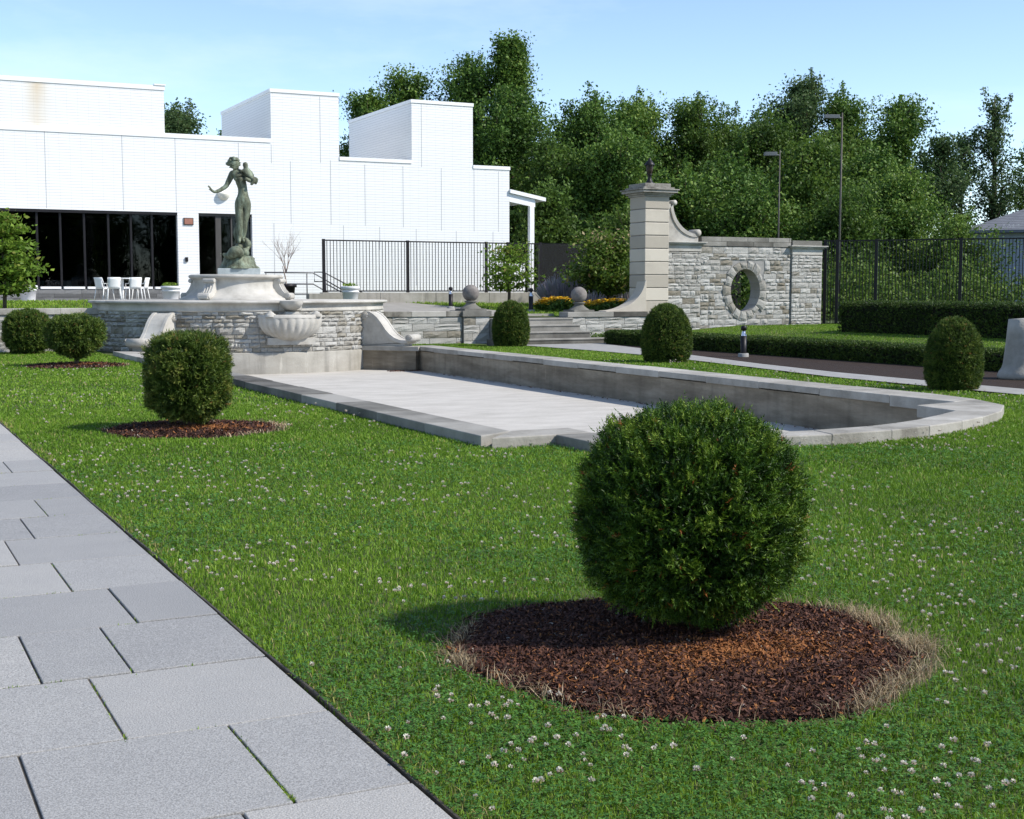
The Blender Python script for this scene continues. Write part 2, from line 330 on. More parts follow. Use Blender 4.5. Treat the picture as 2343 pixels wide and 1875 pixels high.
def gz_lo(x, y):
    return np.where(np.asarray(x) > 20.6, np.minimum((np.asarray(x) - 20.6) * 0.07, 0.42), 0.0)
def gz_up(x, y):
    x = np.asarray(x, float); y = np.asarray(y, float)
    z = 0.86 + 0.055 * (y - 37.3) - 0.012 * (np.maximum(x, 9.0) - 13)
    return np.clip(z, 0.5, 1.24)

# ------------------------------------------------------------------ ground sheets
def filled(name, loops, z, m, kind='structure', label=None):
    bm = bmesh.new(); es = []
    for lp in loops:
        vs = [bm.verts.new((x, y, z)) for x, y in lp]
        es += [bm.edges.new((vs[i], vs[(i + 1) % len(vs)])) for i in range(len(vs))]
    bmesh.ops.triangle_fill(bm, use_beauty=True, use_dissolve=False, edges=es)
    for f in bm.faces:
        if f.normal.z < 0: f.normal_flip()
    me = bpy.data.meshes.new(name); bm.to_mesh(me); bm.free(); me.materials.append(m)
    o = bpy.data.objects.new(name, me); COL.objects.link(o); o['kind'] = kind
    return o

MID = [((a[0] + b[0]) / 2, (a[1] + b[1]) / 2) for a, b in zip(
    [(5.98, 12.35), (6.7, 12.37), (6.7, 11.67), (8.5, 11.13), (9.1, 11.06), (9.92, 11.1), (10.64, 11.3), (11.7, 11.76), (12.5, 12.2), (13.0, 13.0), (13.5, 14.0), (13.7, 20), (13.8, 33.4)],
    [(5.98, 12.35), (6.7, 12.37), (6.7, 11.67), (8.5, 11.13), (9.1, 11.06), (9.92, 11.1), (10.64, 11.3), (11.7, 11.76), (12.5, 12.2), (13.0, 13.0), (13.5, 14.0), (13.7, 20), (13.8, 33.4)])]
hole = MID + [(13.4, 34.2), (6.4, 34.2), (5.98, 33.4)]
lawn = filled('lawn', [[(-900, -900), (900, -900), (900, 900), (-900, 900)], hole], 0.0, m_soil)

def sheet(name, xs, ys, zf, m, dz=0.0):
    X, Y = np.meshgrid(xs, ys); Z = zf(X, Y) + dz
    V = np.stack([X.ravel(), Y.ravel(), Z.ravel()], 1); nx, ny = len(xs), len(ys)
    i = np.arange(nx - 1); j = np.arange(ny - 1); I, J = np.meshgrid(i, j); a = (J * nx + I).ravel()
    F = np.stack([a, a + 1, a + nx + 1, a + nx], 1)
    o = np_obj(name, V, F, m, smooth=True); o['kind'] = 'structure'; return o
sheet('side_lawn', np.linspace(18.05, 60, 43), np.linspace(5, 37.0, 20), lambda x, y: gz_lo(x, y), m_soil, 0.006)
sheet('upper_lawn', np.linspace(-40, 22.9, 60), np.linspace(37.0, 50.2, 27), gz_up, m_soil)
sheet('back_ground', np.linspace(22.95, 110, 30), np.linspace(37.3, 140, 30), lambda x, y: 0.45 + 0 * x, m_far)

def strip(name, A, B, zf, m, dz):
    n = len(A); V = [(x, y, float(zf(x, y)) + dz) for x, y in A] + [(x, y, float(zf(x, y)) + dz) for x, y in B]
    F = [(i, n + i, n + i + 1, i + 1) for i in range(n - 1)]
    o = np_obj(name, V, F, m)
    me = o.data; me.update()
    if me.polygons[0].normal.z < 0: me.flip_normals()
    o['kind'] = 'structure'; return o
strip('garden_path', PN, PF, gz_lo, m_path, 0.03)
HB = [(20.0, 8.0), (20.0, 15), (20.0, 17.65), (20.02, 20.5), (20.02, 23.3), (20.02, 26.8), (20.1, 31.0), (20.3, 33.6), (20.4, 34.6)]
strip('hedge_soil', [(x + 0.01, y) for x, y in PF], HB, gz_lo, m_mulch, 0.026)
# asphalt walk from the stair head up to the terrace
strip('terrace_walk', [(13.6, 37.32), (15.2, 37.32), (17.4, 37.3), (18.6, 37.3)], [(13.6, 46.0), (17.0, 45.0), (19.0, 40.6), (19.9, 37.4)], gz_up, m_asph, 0.012)
strip('terrace', [(-40, 45.4), (4, 44.6), (8, 42.5), (13.6, 42.5)], [(-40, 50), (4, 50), (8, 50), (13.6, 50)], lambda x, y: 1.25, m_asph, 0.0)

# pavers of the walkway: rows 0.84 m deep, joints read along the row
mb = M(); rng = random.Random(4)
joints = {0: [1.18, 0.46, -0.4], -1: [1.01, 0.3, -0.6], 1: [0.82, 0.0, -0.9], 2: [1.0, 0.64, -0.3], 3: [1.18, 0.3, -0.6], 4: [1.0, 0.1, -0.8], 5: [0.825, 0.0, -0.8], 6: [1.01, 0.2, -0.7], 7: [1.2, 0.4, -0.5], 8: [0.6, -0.3], 9: [0.9, 0.0], 10: [1.22, 0.4]}
for k in range(-5, 40):
    y0 = 3.9 + 0.84 * k; js = joints.get(k) or sorted([rng.uniform(-0.9, 1.25), rng.uniform(-1.4, -0.2)], reverse=True)
    xs = [1.565] + js + [-1.6]
    for a, b in zip(xs, xs[1:]):
        g = 0.0048
        mb.box(b + g, a - (g if a < 1.5 else 0), y0 + 0.006, y0 + 0.830, -0.05, 0.02 + rng.uniform(-0.003, 0.003), rng.random())
wk = mb.build('walkway', m_paver, bevel=0.004); wk['kind'] = 'structure'
jb = M(); jb.box(-1.6, 1.56, -0.4, 37, -0.06, 0.011)
o = jb.build('walkway_bed', mat('joint_sand', (0.06, 0.052, 0.042), (0.13, 0.115, 0.095), 12, 0.95)); o['kind'] = 'structure'
ed = M(); pts = [(1.582 + 0.007 * math.sin(y * 1.7) + 0.004 * math.sin(y * 4.1), y) for y in np.arange(-0.5, 37, 0.25)]
for (xa, ya), (xb, yb) in zip(pts, pts[1:]):
    ed.add([(xa - .005, ya, -.02), (xa + .005, ya, -.02), (xa + .005, ya, .022), (xa - .005, ya, .022), (xb - .005, yb, -.02), (xb + .005, yb, -.02), (xb + .005, yb, .022), (xb - .005, yb, .022)],
           [(0, 3, 7, 4), (1, 5, 6, 2), (3, 2, 6, 7)])
solo(ed, 'lawn_edging', m_edge, 'thin black edging strip between the paved walkway and the lawn', 'edging')

# ------------------------------------------------------------------ stonework
def stonework(mb, P, u0, u1, z0, z1, seed, hs=(0.12, 0.24), ls=(0.22, 0.62), ok=None, rough=0.022, gap=0.012, nu=4, nz=3, dark=0.12, base_v=(0.45, 0.95)):
    """random coursed rubble on the surface P(u,z,off): every stone has a rough bulging face of its own"""
    r = random.Random(seed); z = z0
    while z < z1 - 0.03:
        h = r.uniform(*hs)
        if z + h > z1 - hs[0] * 0.6: h = z1 - z
        u = u0 - r.uniform(0, ls[0])
        while u < u1:
            L = r.uniform(*ls) * (1.25 if h > 0.18 else 1.0)
            a, b = max(u, u0), min(u + L, u1)
            if u1 - b < 0.1: b = u1; L = b - u
            u += L
            if b - a < 0.05: continue
            subs = [(z, z + h)]
            if h > 0.2 and r.random() < 0.35: k = z + h * r.uniform(0.4, 0.6); subs = [(z, k), (k, z + h)]
            for za, zb in subs:
                if ok and not ok(a, b, za, zb): continue
                v = r.uniform(*base_v)
                if r.random() < dark: v = r.uniform(0.0, 0.25)
                prod = r.uniform(0.2, 1.0) * rough
                g = gap * 0.5; vs = []; q0 = len(vs)
                for j in range(nz + 1):
                    for i in range(nu + 1):
                        e = (i in (0, nu)) or (j in (0, nz))
                        uu = a + g + (b - a - gap) * i / nu; zz = za + g + (zb - za - gap) * j / nz
                        if not e: uu += r.uniform(-.2, .2) * (b - a) / nu; zz += r.uniform(-.25, .25) * (zb - za) / nz
                        else: uu += r.uniform(-.004, .004); zz += r.uniform(-.004, .004)
                        off = r.uniform(-0.003, 0.004) if e else prod + r.uniform(-0.5, 0.8) * rough
                        vs.append(P(uu, zz, off))
                fs = []; w = nu + 1
                for j in range(nz):
                    for i in range(nu): fs.append((j * w + i, j * w + i + 1, (j + 1) * w + i + 1, (j + 1) * w + i))
                ring = [i for i in range(w)] + [j * w + nu for j in range(1, nz + 1)] + [nz * w + i for i in range(nu - 1, -1, -1)] + [j * w for j in range(nz - 1, 0, -1)]
                k0 = len(vs)
                for idx in ring:
                    j, i = divmod(idx, w)
                    uu = a + g + (b - a - gap) * i / nu; zz = za + g + (zb - za - gap) * j / nz
                    vs.append(P(uu, zz, -0.045))
                m = len(ring)
                for t in range(m): fs.append((ring[t], k0 + t, k0 + (t + 1) % m, ring[(t + 1) % m]))
                mb.add(vs, fs, v)
        z += h

# ------------------------------------------------------------------ the pool
pool = thing('garden_pool', 'long empty sunken pool with pale concrete floor, lobed near end and stone coping', 'pool', (9.8, 22, 0))
fl = [(5.9, 33.9), (5.95, 12.0), (6.9, 11.5), (9.1, 11.0), (11.5, 11.5), (13.3, 13.0), (13.8, 20), (13.9, 33.9)]
mb = M(); mb.prism(fl, ZF - 0.1, ZF); mb.build('pool_floor', m_pool, pool)
mb = M()
ring = [(6.2, 33.95)] + [(x, y) for x, y in INN] + [(13.54, 33.7)]
for (xa, ya), (xb, yb) in zip(ring, ring[1:]):
    d = Vector((xb - xa, yb - ya)); n = Vector((d.y, -d.x)).normalized() * 0.04
    nseg = max(1, int(d.length / 0.8))
    mb.prism([(xa + n.x, ya + n.y), (xb + n.x, yb + n.y), (xb + n.x * 7, yb + n.y * 7), (xa + n.x * 7, ya + n.y * 7)], ZF - 0.02, ZC - 0.125)
mb.build('pool_wall', m_conc, pool)
mb = M(); mb2 = M(); rng = random.Random(8)
def coping_piece(q, z0, z1, m):
    m.prism(q, z0, z1, rng.random())
for k in range(14):      # left arm: dark slabs, then the near shoulder
    y1 = 33.6 - k * 1.52; y0 = max(y1 - 1.515, 12.09)
    if k < 3: continue
    mb2_ = mb2
    mb2_.prism([(5.74, y0), (6.22, y0 if y0 > 12.7 else 12.62), (6.22, y1), (5.74, y1)], ZC - 0.145 + rng.uniform(-.003, .003), ZC + rng.uniform(-.004, .004), rng.random())
mb5 = M()
for k in range(3):
    y1 = 33.6 - k * 1.52; y0 = y1 - 1.515
    mb5.prism([(5.74, y0), (6.22, y0), (6.22, y1), (5.74, y1)], ZC - 0.145, ZC + rng.uniform(-.004, .004), rng.uniform(.5, 1))
mb5.build('coping', m_cop, pool, bevel=.012)
mb3 = M(); mb3.prism([(5.745, 12.08), (6.478, 12.10), (6.92, 12.10), (6.925, 12.64), (6.22, 12.625)], ZC - 0.15, ZC + 0.002, 0.45)
mb4 = M(); mb4.prism([(6.482, 11.40), (6.95, 11.29), (6.955, 11.95), (6.93, 12.095), (6.482, 12.095)], ZC - 0.15, ZC, 0.5)
pairs = [((6.957, 11.268), (6.957, 11.94)), ((7.7, 11.07), (7.8, 11.55)), ((8.4, 10.94), (8.64, 11.33)), ((9.06, 10.86), (9.15, 11.27)), ((9.9, 10.90), (9.93, 11.33)), ((10.58, 11.06), (10.45, 11.47)),
         ((11.3, 11.30), (10.98, 11.67)), ((11.92, 11.59), (11.48, 11.93)), ((12.7, 12.06), (12.25, 12.36)), ((13.40, 12.68), (12.36, 13.16)), ((13.78, 13.55), (13.18, 13.32)), ((13.95, 14.6), (13.2, 14.6))]
for t, ((oa, ia), (ob, ib)) in enumerate(zip(pairs, pairs[1:])):
    e = 0.006 if t % 2 else 0.002
    da = Vector((ob[0] - oa[0], ob[1] - oa[1])).normalized() * e
    mb3.prism([(oa[0] + da.x, oa[1] + da.y), ob, ib, (ia[0] + da.x, ia[1] + da.y)], ZC - 0.16, ZC + rng.uniform(-.003, .003), rng.uniform(.3, .9))
ys = list(np.linspace(14.6, 33.45, 13))
for k, (a, b) in enumerate(zip(ys, ys[1:])):
    fo = lambda y: 13.95 + 0.2 * (y - 14.6) / 18.85
    fi = lambda y: float(np.interp(y, [14.6, 16, 20, 33.4], [13.2, 13.22, 13.32, 13.52]))
    mb3.prism([(fi(a), a + .004), (fo(a), a + .004), (fo(b), b), (fi(b), b)], ZC - 0.12 + 0.015 * (k % 2), ZC + rng.uniform(-.004, .004), rng.uniform(.35, 1))
mb3.build('coping', m_cop, pool, bevel=0.012)
mb4.build('coping', m_dcop, pool, bevel=.012)
mb2.build('coping', m_dcop, pool, bevel=0.012)['label'] = 'dark weathered coping along the near left arm'

# ------------------------------------------------------------------ the fountain
ft = thing('wall_fountain', 'round stone fountain wall with carved shell basin, scroll brackets and raised basin behind the pool', 'fountain', (DC[0], DC[1] - DR, 0))
def drumP(u, z, off):
    a = u / DR - PI / 2; r = DR + off
    return (DC[0] + r * math.cos(a), DC[1] + r * math.sin(a), z)
UL = DR * rad(112)
mb = M(); stonework(mb, drumP, -UL, UL, 0.03, 1.07, 3, hs=(0.09, 0.21), ls=(0.14, 0.46), dark=0.2, base_v=(.25, .9), rough=.042)
mb.build('stone_wall', m_rub, ft)
mb = M(); mb.lathe([(DR - 0.03, -0.06), (DR - 0.02, 1.1)], (*DC, 0), 72, -PI / 2 - rad(112), -PI / 2 + rad(112)); mb.build('mortar_backing', m_mort, ft)
mb = M(); mb.lathe([(DR + 0.05, ZF - 0.05), (DR + 0.05, 0.0), (DR + 0.03, 0.03), (DR - 0.1, 0.03)], (*DC, 0), 64, -PI / 2 - rad(43), -PI / 2 + rad(43)); mb.build('base_band', m_band, ft)
mb = M(); mb.lathe([(DR - 0.1, 1.06), (DR + 0.02, 1.06), (DR + 0.05, 1.09), (DR + 0.03, 1.12), (DR + 0.035, 1.245), (DR + 0.09, 1.26), (DR + 0.145, 1.275), (DR + 0.15, 1.315), (DR + 0.12, 1.335), (0.0, 1.345)], (*DC, 0), 96); mb.build('coping', m_lime, ft)
# raised basin on the drum: flared pedestal with a rounded cap
PC = (9.72, 37.0)
mb = M(); mb.lathe([(r_ * .915, z_) for r_, z_ in [(1.70, 1.34), (1.68, 1.385), (1.58, 1.42), (1.46, 1.48), (1.37, 1.56), (1.31, 1.66), (1.28, 1.78), (1.28, 1.90), (1.34, 1.915), (1.40, 1.94), (1.425, 1.975), (1.41, 2.01), (1.36, 2.035), (0, 2.04)]], (*PC, 0), 72)
rb = mb.build('raised_basin', m_lime, ft)
for ang in (-47, 50, 133, -133):
    a = rad(ang) - PI / 2; d = (math.cos(a), math.sin(a)); t = (-d[1], d[0]); k = M()
    prof = [(1.2, 1.36), (1.80, 1.36), (1.84, 1.40), (1.84, 1.47), (1.76, 1.52), (1.66, 1.53), (1.58, 1.60), (1.50, 1.72), (1.47, 1.80), (1.52, 1.83), (1.55, 1.88), (1.52, 1.92), (1.2, 1.92)]
    prof = [(a_ * .915, b_) for a_, b_ in prof]; k.slab(prof, (*PC, 0), d, t, -0.15, 0.15)
    for (s_, z_, r_) in ((1.74, 1.46, 0.075), (1.48, 1.865, 0.06)):
        s_ *= .915; cx_, cy_ = PC[0] + d[0] * s_, PC[1] + d[1] * s_
        k.tube([(cx_ - t[0] * .18, cy_ - t[1] * .18, z_), (cx_ + t[0] * .18, cy_ + t[1] * .18, z_)], r_, 12)
    for w in (-0.075, 0.0, 0.075):   # carved flutes on the bracket
        k.tube([(PC[0] + d[0] * s_ * .915 + t[0] * w, PC[1] + d[1] * s_ * .915 + t[1] * w, z_) for s_, z_ in ((1.67, 1.53), (1.585, 1.61), (1.51, 1.72), (1.48, 1.80))], 0.022, 6)
    k.build('scroll', m_lime, rb, bevel=0.012)
# scroll brackets to both sides of the pool end
def fin(angle):
    a = rad(angle) - PI / 2; d = (math.cos(a), math.sin(a)); t = (-d[1], d[0])
    o = (DC[0] + d[0] * (DR - 0.05), DC[1] + d[1] * (DR - 0.05), 0)
    k = M(); curve = [(0.10, 1.03), (0.25, 1.02), (0.38, 0.95), (0.48, 0.87), (0.58, 0.76), (0.66, 0.65), (0.75, 0.53), (0.86, 0.42), (1.0, 0.325), (1.14, 0.275), (1.28, 0.25), (1.42, 0.25)]
    k.slab([(-0.1, 0.12)] + [(1.30, 0.12), (1.30, 0.22)] + [(s_ - .05, z_ - .05) for s_, z_ in curve[::-1]] + [(-0.1, 1.0)], o, d, t, -0.24, 0.24)
    br_ = k.build('scroll_bracket', m_lime, ft, bevel=0.008)
    k = M()
    band = [(s_ + .012, z_ + .02) for s_, z_ in curve] + [(s_ - .06, z_ - .055) for s_, z_ in curve[::-1]]
    for i in range(len(curve) - 1):
        q = [band[i], band[i + 1], band[-2 - i], band[-1 - i]]
        k.slab(q, o, d, t, -0.275, -0.19); k.slab(q, o, d, t, 0.19, 0.275)
        k.slab([(x, z - .018) for x, z in q], o, d, t, -0.19, 0.19)
    for (s_, z_, r_) in ((0.13, 0.93, 0.105), (1.44, 0.335, 0.10)):
        c = (o[0] + d[0] * s_, o[1] + d[1] * s_)
        k.tube([(c[0] - t[0] * .285, c[1] - t[1] * .285, z_), (c[0] + t[0] * .285, c[1] + t[1] * .285, z_)], r_, 18)
        for e in (-1, 1):
            sp = [(s_ + math.cos(q) * r_ * (1 - q / 14), z_ + math.sin(q) * r_ * (1 - q / 14)) for q in np.linspace(0, 4 * PI, 26)]
            k.tube([(o[0] + d[0] * x + t[0] * .285 * e, o[1] + d[1] * x + t[1] * .285 * e, z) for x, z in sp], 0.014, 5)
    k.build('volute', m_lime, br_)
    k = M(); k.slab([(-0.15, ZF - 0.05), (1.66, ZF - 0.05), (1.66, 0.0), (-0.15, 0.0)], o, d, t, -0.30, 0.27); k.build('bracket_base', m_conc, ft)
    k = M(); k.slab([(-0.1, 0.0), (1.75, 0.0), (1.75, 0.118), (-0.1, 0.118)], o, d, t, -0.34, 0.30); k.build('bracket_ledge', m_cop, ft, bevel=0.01)
fin(42.5); fin(-42.5)
# carved shell basin: half bowl with radiating flutes
SC = (DC[0] + 0.22, DC[1] - DR + 0.03); mb = M(); vs = []; fs = []; NA, NR = 96, 18
for j in range(NR + 1):
    t = j / NR
    for i in range(NA + 1):
        th = PI * i / NA                            # 0 right, pi left, in front of the wall
        fl_ = 1 + 0.075 * abs(math.cos(th * 12.5 + t * 0.5)) * math.sin(t * PI * 0.94) ** .8 - .03
        rr = (0.04 + 0.96 * math.sin(t * PI / 2)) * fl_
        x = 0.84 * rr * math.cos(th); y = -0.60 * rr * math.sin(th)
        z = 0.30 + 0.62 * (1 - math.cos(t * PI / 2))
        vs.append((SC[0] + x, SC[1] + y, z))
w = NA + 1
for j in range(NR):
    for i in range(NA): fs.append((j * w + i, (j + 1) * w + i, (j + 1) * w + i + 1, j * w + i + 1))
mb.add(vs, fs, 0.5, True)
top = []; NT = 48
for i in range(NT + 1):
    th = PI * i / NT; top.append((math.cos(th), -math.sin(th)))
for (ro, ri, z0, z1) in ((1.0, 0.86, 0.90, 0.99),):
    V_ = [(SC[0] + .84 * ro * c, SC[1] + .60 * ro * s, z0) for c, s in top] + [(SC[0] + .84 * ro * c, SC[1] + .60 * ro * s, z1) for c, s in top] + [(SC[0] + .84 * ri * c, SC[1] + .60 * ri * s, z1) for c, s in top] + [(SC[0] + .84 * ri * c, SC[1] + .60 * ri * s, z0 - .2) for c, s in top]
    m_ = NT + 1; F_ = []
    for b_ in range(3): F_ += [(b_ * m_ + i, b_ * m_ + i + 1, (b_ + 1) * m_ + i + 1, (b_ + 1) * m_ + i) for i in range(NT)]
    mb.add(V_, F_, 0.5, True)
mb.add([(SC[0] + .74 * c, SC[1] + .51 * s, 0.86) for c, s in top], [tuple(range(NT + 1))])
mb.box(SC[0] - .62, SC[0] + .62, SC[1] - .18, SC[1] + .1, 0.22, 0.40)   # corbel block under the shell
shell = mb.build('shell_basin', m_lime, ft)
for sx in (-1, 1):                                 # rolled ends of the shell
    k = M(); c = (SC[0] + sx * 0.60, SC[1] - 0.33, 0.985)
    for q, (r_, h_) in enumerate(((0.135, 0.02), (0.095, 0.05), (0.055, 0.075))): k.lathe([(r_, -0.05), (r_, h_), (r_ * .6, h_ + .02), (0, h_ + .02)], c, 20)
    k.build('rolled_end', m_lime, shell)
k = M()
k.box(SC[0] - .2, SC[0] + .2, SC[1] - .32, SC[1] + .05, 0.99, 1.02); k.box(SC[0] - .17, SC[0] + .17, SC[1] - .28, SC[1] + .05, 1.02, 1.06)
k.build('apron', m_lime, shell)
# spout lip under the raised basin
k = M(); vs = []; fs = []
for j in range(9):
    t = j / 8
    for i in range(25):
        th = PI * i / 24; rr = 0.10 + 0.90 * math.sin(t * PI / 2)
        vs.append((SC[0] + .30 * rr * math.cos(th), SC[1] - .10 - .50 * rr * math.sin(th), 1.085 + .25 * (1 - math.cos(t * PI / 2))))
for j in range(8):
    for i in range(24): fs.append((j * 25 + i, (j + 1) * 25 + i, (j + 1) * 25 + i + 1, j * 25 + i + 1))
k.add(vs, fs, 0.5, True)
k.add([(SC[0] + .30 * math.cos(PI * i / 24), SC[1] - .10 - .50 * math.sin(PI * i / 24), 1.335) for i in range(25)] + [(SC[0] + .22 * math.cos(PI * i / 24), SC[1] - .10 - .40 * math.sin(PI * i / 24), 1.335) for i in range(25)], [(i, i + 1, 26 + i, 25 + i) for i in range(24)])
k.add([(SC[0] + .22 * math.cos(PI * i / 24), SC[1] - .10 - .40 * math.sin(PI * i / 24), 1.30) for i in range(25)], [tuple(range(25))])
k.box(SC[0] - .30, SC[0] + .30, SC[1] - .10, SC[1] + .14, 1.10, 1.337)
k.build('spout_lip', m_lime, ft)

# ------------------------------------------------------------------ statue
SB = Vector((PC[0] + 0.08, PC[1], 2.04)); yaw_s = -rad(14.7)
st = thing('bronze_statue', 'green bronze statue of a standing woman holding a child, one arm stretched out, on dolphins', 'statue', SB)
cs, sn = math.cos(yaw_s), math.sin(yaw_s)
def sp_(x, y, z): return (SB.x + x * cs - y * sn, SB.y + x * sn + y * cs, SB.z + z)
k = M(); w_ = 0.58
def sqr(x0, x1, y0, y1): return [sp_(x0, y0, 0)[:2], sp_(x1, y0, 0)[:2], sp_(x1, y1, 0)[:2], sp_(x0, y1, 0)[:2]]
k.prism(sqr(-.58, .58, -.5, .5), SB.z - 0.01, SB.z + .165); k.build('plinth', mat('blue_grey_plinth', (0.33, 0.37, 0.38), (0.45, 0.48, 0.48), 4, 0.7, stops=[(0.3, (0.25, 0.29, 0.29)), (0.6, (0.44, 0.48, 0.48))]), st, bevel=0.015)
Z0 = 0.165
k = M(); rg = random.Random(5)
prof = [(0.56, 0.0), (0.53, .05), (0.49, .08), (0.47, .13), (0.46, .18), (0.43, .22), (0.42, .29), (0.36, .34), (0.2, .38), (0, .40)]
k.lathe([(r_ * .95, z_ + Z0) for r_, z_ in prof], (*sp_(0, 0, 0)[:2], SB.z), 40, rmod=lambda a, z: 1 + .035 * math.sin(a * 7 + z * 22) + .02 * math.sin(a * 17) + .06 * abs(math.cos(2 * a)) )
k.build('rocky_base', m_bronze, st)

def skin(name, chains, m, parent, sub=2, root=None):
    """one continuous surface grown over connected joints; chains: lists of (name, point, (rx, ry)); shared names join limbs"""
    me = bpy.data.meshes.new(name); idx = {}; vs = []; rs = []; es = []
    base = world_loc(parent)
    for ch in chains:
        prev = None
        for key, p, r_ in ch:
            if key not in idx: idx[key] = len(vs); vs.append(Vector(sp_(*p)) - base); rs.append(r_)
            if prev is not None: es.append((prev, idx[key]))
            prev = idx[key]
    me.from_pydata(vs, es, []); me.materials.append(m)
    o = bpy.data.objects.new(name, me); COL.objects.link(o); o.parent = parent
    md = o.modifiers.new('skin', 'SKIN'); md.use_smooth_shade = True
    for i, r_ in enumerate(rs):
        sv = me.skin_vertices[0].data[i]; sv.radius = tuple(q * 1.2 for q in (r_ if isinstance(r_, tuple) else (r_, r_))); sv.use_root = (i == idx.get(root, 0))
    s_ = o.modifiers.new('subd', 'SUBSURF'); s_.levels = sub; s_.render_levels = sub
    return o
X = lambda px: (px - 440) * 0.00216
Zp = lambda py: (1540 - py) * 0.00216 + 0.165
P_ = lambda px, py, d=0.0: (X(px), d, Zp(py))
body = [
    [('pelvis', P_(505, 700), (.20, .15)), ('belly', P_(508, 610), (.175, .13)), ('waist', P_(507, 520, .01), (.145, .11)), ('ribs', P_(488, 440, .01), (.165, .13)), ('chest', P_(462, 370, .0), (.19, .135)), ('collar', P_(438, 318, .0), (.12, .10)), ('neck', P_(424, 275, -.01), (.068, .068)), ('head0', P_(412, 240, -.03), (.10, .115)), ('head1', P_(402, 195, -.04), (.125, .135)), ('head2', P_(402, 160, -.03), (.10, .11))],
    [('collar', 0, 0), ('rsh', P_(372, 338, .0), (.085, .085)), ('rarm', P_(338, 410, -.01), (.072, .072)), ('relb', P_(296, 494, -.03), (.056, .056)), ('rfore', P_(215, 548, -.09), (.05, .05)), ('rwr', P_(150, 574, -.14), (.032, .036)), ('rpalm', P_(122, 552, -.15), (.04, .028)), ('rpalm2', P_(104, 530, -.155), (.036, .024))],
    [('rpalm2', 0, 0), ('f1a', P_(88, 512, -.16), (.014, .014)), ('f1b', P_(68, 498, -.17), (.010, .010))],
    [('rpalm2', 0, 0), ('f2a', P_(92, 506, -.13), (.014, .014)), ('f2b', P_(76, 486, -.13), (.010, .010))],
    [('rpalm', 0, 0), ('f3a', P_(100, 546, -.18), (.014, .014)), ('f3b', P_(80, 540, -.19), (.010, .010))],
    [('collar', 0, 0), ('lsh', P_(512, 330, .0), (.09, .09)), ('larm', P_(570, 378, -.04), (.075, .075)), ('lelb', P_(640, 415, -.10), (.062, .062)), ('lfore', P_(590, 420, -.20), (.052, .052)), ('lhand', P_(530, 392, -.24), (.046, .036))],
    [('pelvis', 0, 0), ('rhip', P_(458, 735, -.01), (.125, .135)), ('rthigh', P_(462, 830, -.03), (.11, .115)), ('rknee', P_(462, 950, -.06), (.078, .085)), ('rcalf', P_(458, 1040, -.02), (.078, .088)), ('rank', P_(452, 1150, -.02), (.05, .055)), ('rfoot', P_(450, 1188, -.09), (.052, .045)), ('rtoe', P_(446, 1205, -.17), (.045, .03))],
    [('pelvis', 0, 0), ('lhip', P_(552, 735, .0), (.125, .135)), ('lthigh', P_(538, 830, .0), (.11, .115)), ('lknee', P_(515, 950, -.01), (.078, .085)), ('lcalf', P_(508, 1040, .03), (.078, .088)), ('lank', P_(500, 1140, .05), (.05, .055)), ('lfoot', P_(502, 1178, -.02), (.052, .045)), ('ltoe', P_(506, 1195, -.10), (.045, .03))],
]
fig = skin('figure', body, m_bronze, st, 2, 'pelvis')
k = M()
for sx, zx in ((-1, 0), (1, 0)): k.ball(sp_(X(462) + sx * .085, -.115, Zp(395)), .068, 14, 10, sq=(1, .9, 1))
k.build('bust', m_bronze, fig)
k = M(); rg = random.Random(2)                      # wavy gathered hair swept round the head
for q in range(46):
    a = rg.uniform(0, 2 * PI); h = rg.uniform(-.02, .16); r_ = .125 * math.sqrt(max(0.05, 1 - (h / .19) ** 2))
    if math.sin(a) < -0.3 and h < .06: continue
    k.ball(sp_(X(402) + r_ * math.cos(a) * 1.08, -.03 + r_ * math.sin(a), Zp(208) + h), rg.uniform(.035, .055), 8, 6, sq=(1.2, 1.1, .8))
for q in range(7): k.ball(sp_(X(318 + q * 7), -.02 + .01 * q, Zp(205 + 3 * (q % 3))), .05, 8, 6)
k.build('hair', m_bronze, fig)
k = M(); hx, hz = X(400), Zp(225)                    # face looks down and to the outstretched hand
k.ball(sp_(hx - .035, -.165, hz + .005), .022, 8, 6, sq=(.8, 1.3, 1.5)); k.ball(sp_(hx - .03, -.145, hz - .055), .03, 8, 6, sq=(1.2, .7, .5))
for sx in (-1, 1): k.ball(sp_(hx - .035 + sx * .045, -.148, hz + .035), .02, 8, 6, sq=(1.2, .6, .7))
k.build('face', m_bronze, fig)
PC0 = P_
def P_(px, py, d=0.0): return PC0(560 + (px - 560) * 1.22, 330 + (py - 330) * 1.22, d * 1.1)
child = skin('child', [[('hip', P_(600, 400, -.10), (.085, .08)), ('bel', P_(580, 350, -.12), (.085, .08)), ('ch', P_(562, 300, -.12), (.075, .07)), ('nk', P_(552, 272, -.12), (.045, .045)), ('h0', P_(546, 245, -.13), (.068, .07)), ('h1', P_(544, 208, -.12), (.05, .055)), ],
                       [('ch', 0, 0), ('as', P_(520, 300, -.15), (.036, .036)), ('ah', P_(486, 312, -.17), (.028, .028))],
                       [('ch', 0, 0), ('bs', P_(606, 318, -.10), (.036, .036)), ('bh', P_(630, 360, -.08), (.026, .026))],
                       [('hip', 0, 0), ('k1', P_(668, 388, -.12), (.055, .055)), ('ft1', P_(640, 440, -.10), (.036, .036))],
                       [('hip', 0, 0), ('k2', P_(640, 400, -.20), (.05, .05)), ('ft2', P_(596, 452, -.20), (.034, .034))]], m_bronze, st, 2, 'hip')
P_ = PC0
k = M()                                              # cloth falling beside the shins
vs = []; 
